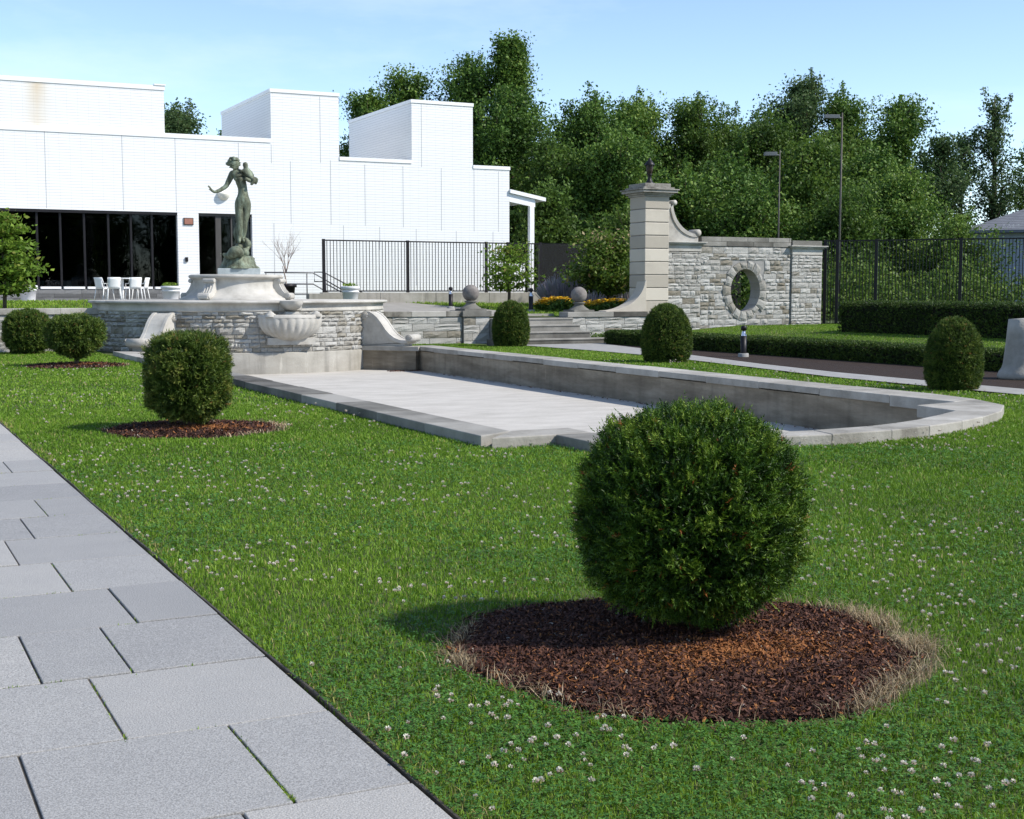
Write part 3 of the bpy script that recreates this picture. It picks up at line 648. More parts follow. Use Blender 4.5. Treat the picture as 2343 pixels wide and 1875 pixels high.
for j in range(13):
    t = j / 12
    for i in range(9):
        u = i / 8
        vs.append(sp_(X(418 - 42 * math.sin(t * PI) * (1 - u) + 62 * u), .09 - .1 * u + .03 * math.sin(u * 14 + t * 5), Zp(960 + 250 * t)))
k.add(vs, [(j * 9 + i, (j + 1) * 9 + i, (j + 1) * 9 + i + 1, j * 9 + i + 1) for j in range(12) for i in range(8)], .5, True)
o = k.build('drapery', m_bronze, st); so = o.modifiers.new('thick', 'SOLIDIFY'); so.thickness = 0.035
def dolphin(name, pts, rs, tailp, fin_dir):
    k = M(); k.tube([sp_(*p) for p in pts], rs, 14)
    a = Vector(tailp)
    for e in (-1, 1):
        k.add([sp_(a.x, a.y, a.z), sp_(a.x + fin_dir * .16, a.y - .03, a.z + e * .11), sp_(a.x + fin_dir * .22, a.y - .03, a.z + e * .02), sp_(a.x + .02, a.y - .05, a.z - .03)], [(0, 1, 2, 3), (3, 2, 1, 0)])
    o = k.build(name, m_bronze, st); s_ = o.modifiers.new('subd', 'SUBSURF'); s_.levels = 1; s_.render_levels = 1
dolphin('dolphin', [P_(500, 1385, -.42), P_(470, 1350, -.45), P_(425, 1320, -.45), P_(385, 1325, -.44), P_(345, 1365, -.40), P_(300, 1385, -.36), P_(262, 1370, -.34), P_(235, 1350, -.34)], [.04, .12, .17, .18, .14, .10, .06, .03], P_(255, 1362, -.34), -1)
dolphin('dolphin', [P_(470, 1390, -.1), P_(500, 1330, -.15), P_(545, 1330, -.1), P_(562, 1265, -.02), P_(556, 1200, .02), P_(522, 1165, .04), P_(480, 1190, .04), P_(450, 1230, .02), P_(440, 1300, .0)], [.10, .15, .16, .14, .12, .10, .11, .13, .14], P_(560, 1400, -.2), 1)

# ------------------------------------------------------------------ retaining walls, steps, piers
def wallX(name, label, x0, x1, yf, z0, z1, seed, cop=0.16, th=0.5, cm=m_cop, y_thick=None, **kw):
    t = thing(name, label, 'wall', ((x0 + x1) / 2, yf, z0))
    k = M(); stonework(k, lambda u, z, off: (u, yf - off, z), x0, x1, z0, z1 - cop, seed, **kw); k.build('stone_face', m_rub, t)
    k = M(); k.box(x0, x1, yf + 0.022, yf + th, z0 - .1, z1 - cop); k.build('core', m_mort, t)
    k = M(); u = x0; r_ = random.Random(seed)
    while u < x1 - .05:
        e = min(u + r_.uniform(1.1, 1.7), x1)
        if x1 - e < .5: e = x1
        k.box(u + .003, e, yf - .045, yf + th + .04, z1 - cop, z1, r_.random()); u = e
    k.build('coping', cm, t, bevel=0.012)
    return t
wallX('retaining_wall', 'low rubble retaining wall with pale coping left of the fountain', -16, 6.35, 36.8, -0.05, 1.13, 21, hs=(.12, .24), ls=(.25, .7))
wallX('retaining_wall', 'low rubble retaining wall between the fountain and the steps', 13.2, 16.52, 36.8, -0.05, 0.98, 22, hs=(.12, .24), ls=(.3, .8), dark=.2)
wallX('retaining_wall', 'low rubble retaining wall between the steps and the tall pillar', 19.98, 22.90, 36.55, -0.05, 0.93, 23, hs=(.12, .24), ls=(.3, .8), cm=m_dcop, dark=.12)
def pier(x0, x1, yf, z1, label, seed):
    t = thing('stone_pier', label, 'pier', ((x0 + x1) / 2, yf, 0))
    k = M(); stonework(k, lambda u, z, off: (u, yf - off, z), x0, x1, -.05, z1 - .18, seed, hs=(.14, .26), ls=(.3, .7)); k.build('stone_face', m_rub, t)
    k = M(); k.box(x0, x1, yf + .022, yf + .9, -.1, z1 - .18); k.build('core', m_mort, t)
    k = M(); k.box(x0 - .05, x1 + .05, yf - .05, yf + .95, z1 - .18, z1, .45); k.build('cap', m_dcop, t, bevel=.012)
    return t
pier(16.54, 17.40, 36.72, 0.99, 'short stone pier under the ball left of the steps', 31)
def ball_finial(x, y, z, label):
    t = thing('ball_finial', label, 'finial', (x, y, z), 'stone balls beside the steps')
    k = M(); k.box(x - .36, x + .36, y - .36, y + .36, z + .001, z + .06); k.lathe([(.33, .06), (.30, .09), (.22, .14), (.16, .19), (.145, .24), (.19, .26), (.20, .29), (.13, .30), (0, .30)], (x, y, z), 24)
    k.build('pedestal', m_dcop, t)
    k = M(); k.ball((x, y, z + .53), .255, 32, 20); k.build('ball', mat('ball_stone', (0.16, 0.14, 0.13), (0.27, 0.24, 0.225), 5, .9, .4, 40, stops=[(.3, (.12, .105, .098)), (.55, (.21, .19, .175)), (.8, (.29, .265, .24))]), t)
ball_finial(16.97, 37.15, 0.99, 'grey stone ball finial on the short pier left of the steps')
ball_finial(20.62, 36.95, 0.93, 'grey stone ball finial right of the steps beside the pillar')
t = thing('garden_steps', 'wide weathered stone steps rising from the garden path to the upper lawn', 'steps', (18.6, 35.6, 0))
k = M()
for q, (y0, y1, xr) in enumerate(((34.75, 35.22, 20.35), (35.22, 35.68, 20.05), (35.68, 36.14, 19.96), (36.14, 37.4, 19.96))):
    k.box(16.6 if q == 0 else 17.42, xr, y0, y1 + (.02 if q < 3 else 0), -.05, .19 * (q + 1) - .002 * q, .25 + .2 * q)
    k.box(16.6 if q == 0 else 17.42, xr, y0 - .025, y0 + .10, .19 * (q + 1) - .05, .19 * (q + 1) + .003, .9)
k.build('stair_treads', m_dcop, t, bevel=.012)
k = M(); k.box(17.42, 19.97, 37.41, 37.6, .5, .87); k.build('landing_edge', m_cop, t)

# ------------------------------------------------------------------ gate pillar, gate wall
px0, px1, py0, py1 = 22.95, 23.86, 36.8, 37.75
t = thing('gate_pillar', 'tall square ashlar gate pillar with moulded cap beside the stone wall', 'pillar', (23.4, 37.3, 0))
k = M(); n_ = 11; hh_ = (4.62 - 0.0) / n_; rg = random.Random(9)
for q in range(n_): k.box(px0, px1, py0, py1, q * hh_ + .012, (q + 1) * hh_ - .010, rg.random())
k.build('shaft', m_ash, t, bevel=.02)
k = M(); k.box(px0 + .022, px1 - .022, py0 + .022, py1 - .022, 0, 4.62); k.build('joints', m_mortd, t)
k = M()
for (e, z0, z1) in ((.04, 4.60, 4.66), (.10, 4.66, 4.72), (.20, 4.72, 4.80), (.24, 4.80, 4.84), (.12, 4.84, 4.90), (.03, 4.90, 5.02)):
    k.box(px0 - e, px1 + e, py0 - e, py1 + e, z0, z1, .5 if z0 < 4.8 else .25)
k.build('cap', m_cop, t, bevel=.01)
# concave flare between coping and pillar
k = M(); prof = [(-.05, .92), (1.45, .92), (1.45, .95)] + [(1.40 * (1 - math.sin(a)), .96 + 1.02 * (1 - math.cos(a))) for a in np.linspace(0, PI / 2, 16)][:-1] + [(-.05, 1.95)]
k.slab(prof, (px0, 36.76, 0), (-1, 0), (0, 1), 0.0, 0.50); k.build('flared_buttress', m_ash, t, bevel=.01)
# dark lantern on the cap
t = thing('pillar_lantern', 'black metal lantern standing on top of the tall gate pillar', 'lantern', (23.4, 37.28, 5.02))
c = (23.4, 37.28, 5.02)
k = M(); k.lathe([(.15, 0), (.15, .04), (.10, .08), (.065, .18), (.05, .26), (.08, .30), (.09, .33), (0, .33)], c, 20); k.build('base', m_black, t)
k = M(); k.lathe([(.075, .33), (.105, .44), (.12, .60), (.12, .62), (0, .62)], c, 8, smooth=False); k.build('lamp_glass', mat('amber_lamp_glass', (0.035, 0.024, 0.018), (0.05, 0.034, 0.026), 5, .3), t)
k = M(); k.lathe([(.165, .61), (.165, .64), (.11, .71), (.055, .77), (.03, .80), (.035, .83), (.0, .86)], c, 20)
for q in range(8): a = q * PI / 4; k.tube([(c[0] + .078 * math.cos(a), c[1] + .078 * math.sin(a), c[2] + .33), (c[0] + .123 * math.cos(a), c[1] + .123 * math.sin(a), c[2] + .62)], .009, 5)
k.build('hood', m_black, t)

GY = 37.12; OX, OZ, OA, OB = 27.12, 1.60, 0.60, 0.72
gw = thing('gate_wall', 'high rubble stone wall with an oval opening ringed by radiating stones', 'wall', (27, GY, 0.25))
def ok_oval(a, b, za, zb):
    n = max(abs(math.hypot((x - OX) / (OA + .30), (z - OZ) / (OB + .30))) * 0 + math.hypot((x - OX) / (OA + .17), (z - OZ) / (OB + .17)) for x in (a, b) for z in (za, zb))
    mn = min(math.hypot((x - OX) / (OA + .17), (z - OZ) / (OB + .17)) for x in np.linspace(a, b, 5) for z in (za, zb))
    return mn > 1.0
def gwP(y): return lambda u, z, off: (u, y - off, z)
k = M()
stonework(k, gwP(GY), 25.30, 29.00, .2, 3.05, 41, hs=(.085, .20), ls=(.16, .55), ok=ok_oval, dark=.20, base_v=(.4, 1.0), rough=.026)
stonework(k, gwP(GY - .06), 23.87, 25.28, .2, 2.86, 42, hs=(.085, .20), ls=(.16, .5), dark=.18, base_v=(.35, .95), rough=.024)
stonework(k, gwP(GY - .06), 29.03, 30.32, .2, 2.80, 43, hs=(.085, .20), ls=(.16, .5), dark=.15, base_v=(.45, 1.0), rough=.024)
stonework(k, lambda u, z, off: (30.33 + off, u, z), GY - .05, GY + .5, .2, 2.8, 44, hs=(.085, .2), ls=(.16, .4))
for q in range(17):      # voussoirs
    a0, a1 = 2 * PI * q / 17 + .015, 2 * PI * (q + 1) / 17 - .015; L = rng.uniform(.18, .36); v_ = rng.uniform(.1, .55)
    vs = []; ns = 4
    for j in range(ns + 1):
        a = a0 + (a1 - a0) * j / ns
        for (ea, off) in ((0.0, .0), (.10, .03), (L - .08, .035), (L, .0)):
            o_ = off * (1 if 0 < j < ns else 0.1) + rng.uniform(0, .012)
            vs.append((OX + (OA + ea) * math.cos(a), GY - .022 - o_, OZ + (OB + ea) * math.sin(a)))
    fs = [(j * 4 + i, j * 4 + i + 1, (j + 1) * 4 + i + 1, (j + 1) * 4 + i) for j in range(ns) for i in range(3)]
    kk = len(vs)
    for j in range(ns + 1):
        a = a0 + (a1 - a0) * j / ns
        vs.append((OX + OA * math.cos(a), GY + .5, OZ + OB * math.sin(a))); vs.append((OX + (OA + L) * math.cos(a), GY + .02, OZ + (OB + L) * math.sin(a)))
    for j in range(ns): fs += [(j * 4, (j + 1) * 4, kk + 2 * (j + 1), kk + 2 * j), (j * 4 + 3, kk + 2 * j + 1, kk + 2 * j + 3, (j + 1) * 4 + 3)]
    fs += [(0, kk, kk + 1, 3, 2, 1), (ns * 4, ns * 4 + 1, ns * 4 + 2, ns * 4 + 3, kk + 2 * ns + 1, kk + 2 * ns)]
    k.add(vs, fs, v_)
k.build('stone_face', m_rub, gw)
# mortar core with the oval cut out: front and back sheets plus the reveal
bm = bmesh.new()
def ringv(y): return [bm.verts.new((OX + (OA + .01) * math.cos(a), y, OZ + (OB + .01) * math.sin(a))) for a in np.linspace(0, 2 * PI, 41)[:-1]]
rings = []
for y in (GY + .016, GY + .52):
    rv = ringv(y); ov = [bm.verts.new(p) for p in ((23.87, y, .1), (30.30, y, .1), (30.30, y, 3.06), (23.87, y, 3.06))]
    es = [bm.edges.new((rv[i], rv[(i + 1) % 40])) for i in range(40)] + [bm.edges.new((ov[i], ov[(i + 1) % 4])) for i in range(4)]
    bmesh.ops.triangle_fill(bm, use_beauty=True, edges=es); rings.append((rv, ov))
for i in range(40): bm.faces.new((rings[0][0][i], rings[0][0][(i + 1) % 40], rings[1][0][(i + 1) % 40], rings[1][0][i]))
for i in range(4): bm.faces.new((rings[0][1][i], rings[1][1][i], rings[1][1][(i + 1) % 4], rings[0][1][(i + 1) % 4]))
bmesh.ops.recalc_face_normals(bm, faces=bm.faces)
me = bpy.data.meshes.new('core'); bm.to_mesh(me); bm.free(); me.materials.append(m_mort); me.transform(Matrix.Translation(-gw.location))
o = bpy.data.objects.new('core', me); COL.objects.link(o); o.parent = gw
k = M(); rg = random.Random(12)                     # three smooth courses on top
for q, (z0, z1) in enumerate(((3.065, 3.22), (3.22, 3.375))):
    u = 25.32 - .3 * q
    while u < 29.0:
        e = min(u + rg.uniform(.8, 1.25), 29.0)
        if e > 25.4: k.box(max(u, 25.32) + .004, e - .004, GY - .03, GY + .54, z0 + .004, z1 - .003, rg.random())
        u = e
k.box(29.03, 30.30, GY - .07, GY + .54, 3.11, 3.30, .4)
k.build('top_course', m_dcop, gw, bevel=.008)
k = M()
for (x0, x1, z) in ((23.87, 25.30, 2.88), (29.03, 30.32, 2.82)):
    k.box(x0, x1, GY - .075, GY + .5, z, z + .20, .85)
    for (e, za, zb) in ((.04, .20, .235), (.10, .235, .275), (.14, .275, .31)): k.box(x0 - (e if x0 > 24 else 0), x1 + e, GY - .075 - e, GY + .52 + e, z + za, z + zb, .2)
k.build('pilaster_cap', m_lime, gw, bevel=.006)
k = M(); o_ = (23.87, GY, 3.19)                     # scroll between the pillar and the wall top
cur = [(.30 + 1.02 * (1 - math.cos(a)) * 1.0, .22 + 1.02 * (1 - math.sin(a))) for a in np.linspace(0.08, PI / 2, 16)]
k.slab([(0, 0), (1.36, 0), (1.36, .16)] + cur[::-1] + [(.28, 1.22), (0, 1.22)], o_, (1, 0), (0, 1), .03, .42)
sc_ = k.build('scroll', m_lime, gw, bevel=.008)
k = M()
band = [(x + .035, z + .035) for x, z in cur] + [(x - .05, z - .06) for x, z in cur[::-1]]
for i in range(len(cur) - 1): k.slab([band[i], band[i + 1], band[-2 - i], band[-1 - i]], o_, (1, 0), (0, 1), -.01, .46)
for (x, z, r_) in ((.40, 1.26, .085), (1.33, .30, .115)): k.tube([(o_[0] + x, GY - .015, o_[2] + z), (o_[0] + x, GY + .47, o_[2] + z)], r_, 18)
k.build('volute', m_lime, sc_)

# ------------------------------------------------------------------ fences
def iron_fence(name, label, A, B, z0, z1, posts, spacing=.112, bar=.017, pw=.05, skip_bottom=False):
    A, B = Vector((*A, 0)), Vector((*B, 0)); d = (B - A); L = d.length; d.normalize(); nrm = Vector((-d.y, d.x, 0))
    t = thing(name, label, 'fence', (A.x, A.y, z0))
    def bx(k, s0, s1, w, za, zb):
        q = [A + d * s0 - nrm * w, A + d * s1 - nrm * w, A + d * s1 + nrm * w, A + d * s0 + nrm * w]
        k.prism([(p.x, p.y) for p in q], za, zb)
    ps = [0] + posts + [L]
    for a, b in zip(ps, ps[1:]):
        k = M(); n = max(2, int(round((b - a) / spacing)))
        for i in range(1, n): s_ = a + (b - a) * i / n; bx(k, s_ - bar / 2, s_ + bar / 2, bar / 2, z0 + .03, z1 - .03)
        for z in (z0 + .02, z1 - .045): bx(k, a + pw / 2, b - pw / 2, .02, z, z + .045)
        k.build('bar_panel', m_black, t)
    for s_ in ps:
        k = M(); bx(k, s_ - pw / 2, s_ + pw / 2, pw / 2, z0 - (0 if skip_bottom else .05), z1 + .02); k.build('post', m_black, t)
    return t
k = M(); u = 14.5
for e in (16.6, 18.7, 20.8, 22.95): k.box(u, e - .008, 43.9, 44.2, .6, 1.53, random.Random(int(e)).random()); u = e
k.box(14.02, 14.5, 43.88, 44.22, .6, 1.50, .1)
t = thing('concrete_wall', 'low buff concrete wall under the black fence in front of the white building', 'wall', (18.7, 44, 1)); k.build('wall_blocks', m_band, t, bevel=.01)
iron_fence('iron_fence', 'black iron bar fence on the low concrete wall against the white building', (14.6, 44.03), (22.92, 44.03), 1.535, 3.33, [3.08, 6.13, 7.0], .118, .02, .09)
k = M(); k.box(21.7, 23.3, 46.0, 46.2, 1.0, 2.62); solo(k, 'white_wall', m_white, 'low white wall seen through the bars at the right end of the iron fence', 'wall')
iron_fence('iron_fence', 'tall black iron bar fence running behind the clipped hedge at right', (31.0, 37.72), (38.2, 29.5), .30, 3.36, [.42, 1.75, 4.55, 7.3, 9.6], .112, .026, .11)
m_mesh = bpy.data.materials.new('black_wind_screen'); n, l, b = nodes_of(m_mesh)
b.inputs['Base Color'].default_value = (.004, .0045, .005, 1); b.inputs['Roughness'].default_value = .9
tr = n.new('ShaderNodeBsdfTransparent'); ms = n.new('ShaderNodeMixShader'); ms.inputs[0].default_value = .78
l.new(tr.outputs[0], ms.inputs[1]); l.new(b.outputs[0], ms.inputs[2]); l.new(ms.outputs[0], n['Material Output'].inputs['Surface'])
t = thing('screen_fence', 'dark mesh screen fence under the trees between the white building and the pillar', 'fence', (28, 47.5, .8))
k = M(); k.box(24.75, 34.5, 47.5, 47.515, .5, 3.45); k.build('mesh_screen', m_mesh, t)
for q in range(5): k = M(); k.tube([(24.8 + q * 2.4, 47.55, .4), (24.8 + q * 2.4, 47.55, 3.5)], .03, 8); k.build('post', m_black, t)
k = M(); k.tube([(24.8, 47.55, 3.46), (34.5, 47.55, 3.46)], .022, 6); k.build('top_rail', m_black, t)

# ------------------------------------------------------------------ the white building
FY = 50.0
bd = thing('white_brick_building', 'long white brick modern building with two roof towers and a dark ribbon window', 'building', (12, FY, 1.2))
k = M()
k.box(-14, 14.56, FY, FY + .35, 4.46, 7.16)
k.box(10.98, 11.76, FY, FY + .35, 1.3, 4.458)
k.box(13.78, 14.56, FY, FY + .35, 1.0, 4.458)
k.box(14.562, 17.26, FY, FY + .35, .9, 9.05)
k.box(17.262, 20.28, FY, FY + .35, .9, 6.62)
k.box(20.282, 22.95, FY, FY + .35, .9, 9.0)
k.box(22.952, 24.60, FY, FY + .35, .9, 6.53)
k.box(24.25, 24.60, FY + .352, FY + 13, .9, 6.53)
k.box(-14, 10.6, FY + .06, FY + .4, 7.30, 8.86)
k.box(10.25, 10.6, FY + .402, FY + 8, 7.30, 8.86)
for (x0, x1, z0, z1) in ((14.562, 17.26, 6.2, 9.05), (20.282, 22.95, 6.2, 9.0)):
    k.box(x0, x0 + .3, FY + .352, FY + 7.4, z0, z1); k.box(x1 - .3, x1, FY + .352, FY + 7.4, z0, z1); k.box(x0 + .302, x1 - .302, FY + 7.1, FY + 7.4, z0, z1)
k.build('brick_wall', m_brick, bd)
k = M()                                             # parapet caps and roofs
k.box(-14, 14.55, FY - .03, FY + .5, 7.162, 7.32)
k.box(17.265, 20.275, FY - .03, FY + .5, 6.622, 6.76); k.box(22.955, 24.63, FY - .03, FY + 13, 6.532, 6.67)
k.box(-14, 10.63, FY + .03, FY + 8.1, 8.862, 9.02); k.box(10.25, 10.66, FY + .0, FY + .5, 9.022, 9.07)
for (x0, x1, z) in ((14.562, 17.26, 9.052), (20.282, 22.95, 9.002)): k.box(x0 - .03, x1 + .03, FY - .03, FY + 7.43, z, z + .13)
k.box(-14, 24.3, FY + .5, FY + 12.9, 6.0, 6.15)
k.build('roof_cap', m_white, bd)
k = M()                                             # thin expansion joints
for (x, z0, z1) in ((6.4, 4.5, 7.16), (9.05, 4.5, 7.16), (10.95, 4.5, 7.16), (13.3, 5.0, 7.1), (3.4, 4.5, 7.16), (14.56, 6.4, 7.1), (16.5, 6.5, 9.0), (15.3, 4.15, 6.5), (16.9, 4.15, 6.6), (18.3, 4.12, 6.5), (19.9, 4.1, 6.5), (20.7, 6.5, 8.95), (21.55, 4.0, 6.5), (23.0, 4.0, 6.5), (24.1, 4.0, 6.45),
                    (14.62, 1.5, 4.15), (17.4, 3.2, 4.12), (18.9, 3.2, 4.1), (20.45, 1.8, 4.05), (22.2, 3.2, 4.0), (23.85, 3.0, 4.0)):
    k = M(); k.box(x - .011, x + .011, FY - .003, FY + .01, z0, z1); k.build('expansion_joint', m_joint, bd)
k = M(); rg = random.Random(3)
stonework(k, lambda u, z, off: (u, FY - .02 - off, z), -14, 11.0, 1.0, 1.64, 51, hs=(.14, .2), ls=(.4, .95), rough=.008, gap=.008, base_v=(.2, .9), nu=2, nz=2)
k.build('stone_plinth', m_slate, bd)
k = M(); k.box(-14, 11.0, FY - .002, FY + .3, .9, 1.65); k.build('plinth_core', m_mortd, bd)
k = M()
xm = [-14, -12, -10, -8, -6, -4, -2, 0, 1.5, 2.9, 4.5, 6.07, 6.86, 7.68, 8.52, 9.32, 10.07, 10.98]
win = M(); win.box(-14, 10.98, FY + .22, FY + .24, 1.74, 4.46); wo = win.build('window', m_glass, bd)
for x in xm[1:-1]:
    k.box(x - .035, x + .035, FY + .12, FY + .218, 1.74, 4.40)
k.box(-14, 10.98, FY + .02, FY + .218, 4.36, 4.455); k.build('window_frame', m_black, wo)
k = M()
for a, b in zip(xm, xm[1:]): k.box(a + .05, b - .05, FY - .05, FY + .215, 1.655, 1.735)
k.build('sill', m_white, wo)
dr = M(); dr.box(11.762, 13.778, FY + .22, FY + .24, 1.25, 4.455); do = dr.build('glass_door', m_glass, bd)
k = M(); k.box(12.42, 12.62, FY + .12, FY + .218, 1.25, 4.40); k.box(13.0, 13.05, FY + .14, FY + .218, 1.25, 4.4); k.box(11.765, 13.775, FY + .1, FY + .218, 4.36, 4.453); k.build('door_frame', mat('bronze_mullion', (.06, .055, .05), (.08, .075, .07), 3, .5), do)
rm = M(); rm.box(-13.6, 13.9, FY + 6, FY + 6.2, 1.0, 4.6); rm.box(-13.6, 13.9, FY + .36, FY + 6, 4.47, 4.6); rm.box(-13.6, 13.9, FY + .36, FY + 6, 1.0, 1.2); rm.box(13.9, 14.1, FY + .36, FY + 6, 1.0, 4.6); rm.box(-13.9, -13.6, FY + .36, FY + 6, 1.0, 4.6); rm.build('interior', m_room, bd)
k = M(); k.box(11.20, 11.56, FY - .04, FY - .002, 4.01, 4.27); po = k.build('sign_plaque', m_edge, bd)
k = M(); k.box(11.23, 11.53, FY - .052, FY - .041, 4.04, 4.24); k.build('plaque_face', m_plaque, po)
k = M(); k.box(11.23, 11.33, FY - .06, FY - .002, 2.66, 2.82); k.build('door_keypad', m_black, bd)
k = M(); k.lathe([(0.0, -.26), (.10, -.245), (.19, -.17), (.24, -.06), (.25, 0.0), (.225, 0.0), (.0, -.04)], (12.72, FY - .0, 5.22), 20, PI, 2 * PI); k.build('wall_lamp', mat('lamp_bowl', (.78, .74, .64), (.82, .78, .7), 3, .5), bd)
k = M()                                             # entrance canopy at the right end
k.add([(24.602, FY - .1, 5.60), (26.25, FY - .1, 5.30), (26.25, FY + 4, 5.30), (24.602, FY + 4, 5.60), (24.602, FY - .1, 5.75), (26.25, FY - .1, 5.45), (26.25, FY + 4, 5.45), (24.602, FY + 4, 5.75)],
      [(0, 3, 2, 1), (4, 5, 6, 7), (0, 1, 5, 4), (1, 2, 6, 5), (2, 3, 7, 6), (3, 0, 4, 7)])
k.add([(24.602, FY, 5.25), (25.8, FY, 5.05), (25.8, FY + .15, 5.05), (24.602, FY + .15, 5.25), (24.602, FY, 5.59), (25.8, FY, 5.37), (25.8, FY + .15, 5.37), (24.602, FY + .15, 5.59)],
      [(0, 3, 2, 1), (4, 5, 6, 7), (0, 1, 5, 4), (1, 2, 6, 5), (2, 3, 7, 6), (3, 0, 4, 7)])
cn = k.build('canopy', m_white, bd)
k = M(); k.box(25.55, 25.75, FY - .02, FY + .18, .5, 5.10); k.build('canopy_post', m_white, cn)

# ------------------------------------------------------------------ handrails, chairs, planters, bollards
def handrail(label, pts_list, posts):
    t = thing('handrail', label, 'handrail', pts_list[0][0], 'stair handrails')
    for p in pts_list: k = M(); k.tube(p, .024, 8); k.build('rail', m_rail, t)
    for x, y, z0, z1 in posts: k = M(); k.tube([(x, y, z0), (x, y, z1)], .022, 8); k.build('post', m_rail, t)
Yr = 46.4
handrail('grey three-bar handrail starting behind the raised basin and bending down the stairs', [[(13.2, Yr, 2.23 - d), (14.98, Yr, 2.23 - d), (16.3, Yr, 1.50 - d)] for d in (0, .40, .76)], [(14.75, Yr, 1.2, 2.2), (16.3, Yr, .9, 1.5), (13.25, Yr, 1.2, 2.2)])
Yr = 47.6
handrail('grey handrail with a square looped end going down behind the fence post', [[(15.75, Yr, 1.93), (15.42, Yr, 1.93), (15.42, Yr, 2.27), (15.78, Yr, 2.27), (17.4, Yr, 1.45)], [(15.85, Yr, 1.85), (17.4, Yr, 1.05)]], [(15.85, Yr, 1.0, 2.22), (17.4, Yr, .9, 1.45)])

def chair(label, x, y, z, rz):
    t = thing('terrace_chair', label, 'chair', (0, 0, 0), 'white terrace chairs')
    k = M(); vs = []
    for j in range(6):
        q = j / 5
        for i in range(7):
            u = i / 6 - .5
            vs.append((u * .46 * (1 - .05 * q), -.22 - .09 * q + .05 * (1 - (2 * u) ** 2) * -1, .44 + .40 * q))
    k.add(vs, [(j * 7 + i, j * 7 + i + 1, (j + 1) * 7 + i + 1, (j + 1) * 7 + i) for j in range(5) for i in range(6)], .5, True)
    o = k.build('backrest', m_white, t); s_ = o.modifiers.new('t', 'SOLIDIFY'); s_.thickness = .02
    k = M(); k.box(-.23, .23, -.22, .24, .42, .445); k.build('seat', m_white, t, bevel=.01)
    for sx in (-1, 1):
        for (ya, yb) in ((-.21, -.29), (.22, .27)):
            k = M(); k.tube([(sx * .225, ya, .44), (sx * .26, yb, 0)], .018, 6); k.build('leg', m_white, t)
        k = M(); k.tube([(sx * .225, -.30, .84), (sx * .25, -.22, .62), (sx * .25, .22, .62), (sx * .23, .22, .43)], .016, 6); k.build('armrest', m_white, t)
    t.location = (x, y, z); t.rotation_euler = (0, 0, rz); return t
c0 = chair('white chair seen from behind at the near left side of the terrace table', 7.55, 43.7, 1.27, rad(-6)); c0.scale = (.82, .82, .88)
dup(c0, (8.16, 43.7, 1.27), rad(6), label='white chair seen from behind at the near right side of the terrace table')
dup(c0, (7.36, 44.35, 1.27), rad(-60), label='white chair turned sideways at the left end of the terrace table')
dup(c0, (8.50, 44.35, 1.27), rad(60), label='white chair turned sideways at the right end of the terrace table')
dup(c0, (6.18, 51.2, 1.21), rad(12), label='pale chair inside the dark window, half hidden by the small tree')
dup(c0, (7.12, 51.2, 1.21), rad(-10), label='pale chair standing inside the dark window left of the terrace table')
def table(label, x, y, z):
    t = thing('terrace_table', label, 'table', (0, 0, 0), 'white terrace tables')
    k = M(); k.lathe([(0, .70), (.45, .70), (.46, .715), (.46, .73), (0, .735)], (0, 0, 0), 32); k.build('tabletop', m_white, t)
    k = M(); k.tube([(0, 0, .02), (0, 0, .70)], .045, 12); k.lathe([(.28, 0), (.28, .02), (.06, .05)], (0, 0, 0), 24); k.build('pedestal', m_white, t)
    t.location = (x, y, z); return t
t0 = table('round white pedestal table among the four white chairs', 7.93, 44.35, 1.27)
dup(t0, (6.65, 51.6, 1.21), label='round table between the two pale chairs inside the dark window')

def leaf_cards(C, size, rs, elong=1.8, up=0.5, bend=0.15):
    """rhombic leaves: arrays of vertices and quads"""
    n = len(C); nm = unit(rs.normal(size=(n, 3)) + np.array([0, 0, up])); tg = unit(np.cross(nm, rs.normal(size=(n, 3)))); bt = np.cross(nm, tg)
    sz = (size * rs.uniform(.6, 1.3, n))[:, None]; L = sz * .5; Wd = sz * .5 / elong
    V = np.stack([C + tg * L, C + bt * Wd + nm * sz * bend, C - tg * L, C - bt * Wd + nm * sz * bend], 1).reshape(-1, 3)
    return V, np.arange(n * 4).reshape(n, 4)

def planter(label, x, y, z, r_=.29, h=.47, plant=True, group='white planters on the terrace', seed=1):
    t = thing('planter', label, 'planter', (x, y, z), group)
    k = M(); k.lathe([(r_ * .74, 0), (r_ * .80, .03), (r_ * .90, h * .62), (r_ * .96, h * .63), (r_ * .97, h * .70), (r_ * .92, h * .71), (r_ * .94, h * .80), (r_ * 1.05, h * .82), (r_ * 1.08, h * .96), (r_ * 1.02, h), (r_ * .9, h), (r_ * .88, h * .9), (0, h * .9)], (x, y, z), 32)
    k.build('pot', m_plast, t)
    if plant:
        rs = np.random.RandomState(seed); n = 160; a = rs.uniform(0, 2 * PI, n); q = np.sqrt(rs.uniform(0, 1, n)) * r_ * .85
        C = np.stack([x + q * np.cos(a), y + q * np.sin(a), z + h + rs.uniform(-.02, .10, n)], 1)
        V, F = leaf_cards(C, .07, rs); np_obj('leaves', V, F, m_dog, t, v=rs.uniform(.3, .95, n))
    return t
planter('white round planter with low green leaves beside the chairs', 9.18, 43.0, 1.27, seed=2)
planter('white round planter behind the right end of the fountain coping', 15.2, 43.05, 1.18, .30, .56, seed=3)
planter('white round planter half hidden behind the small bright green tree', 5.48, 48.2, 1.25, .30, .52, seed=4)
t = thing('bare_tree', 'leafless pale young tree in a black pot behind the raised basin', 'tree', (13.5, 44.8, 1.25))
k = M(); k.lathe([(.26, 0), (.30, .45), (.36, .46), (.36, .56), (.30, .56), (0, .50)], (13.5, 44.8, 1.25), 24); k.build('pot', m_black, t)
k = M(); rg = random.Random(7)
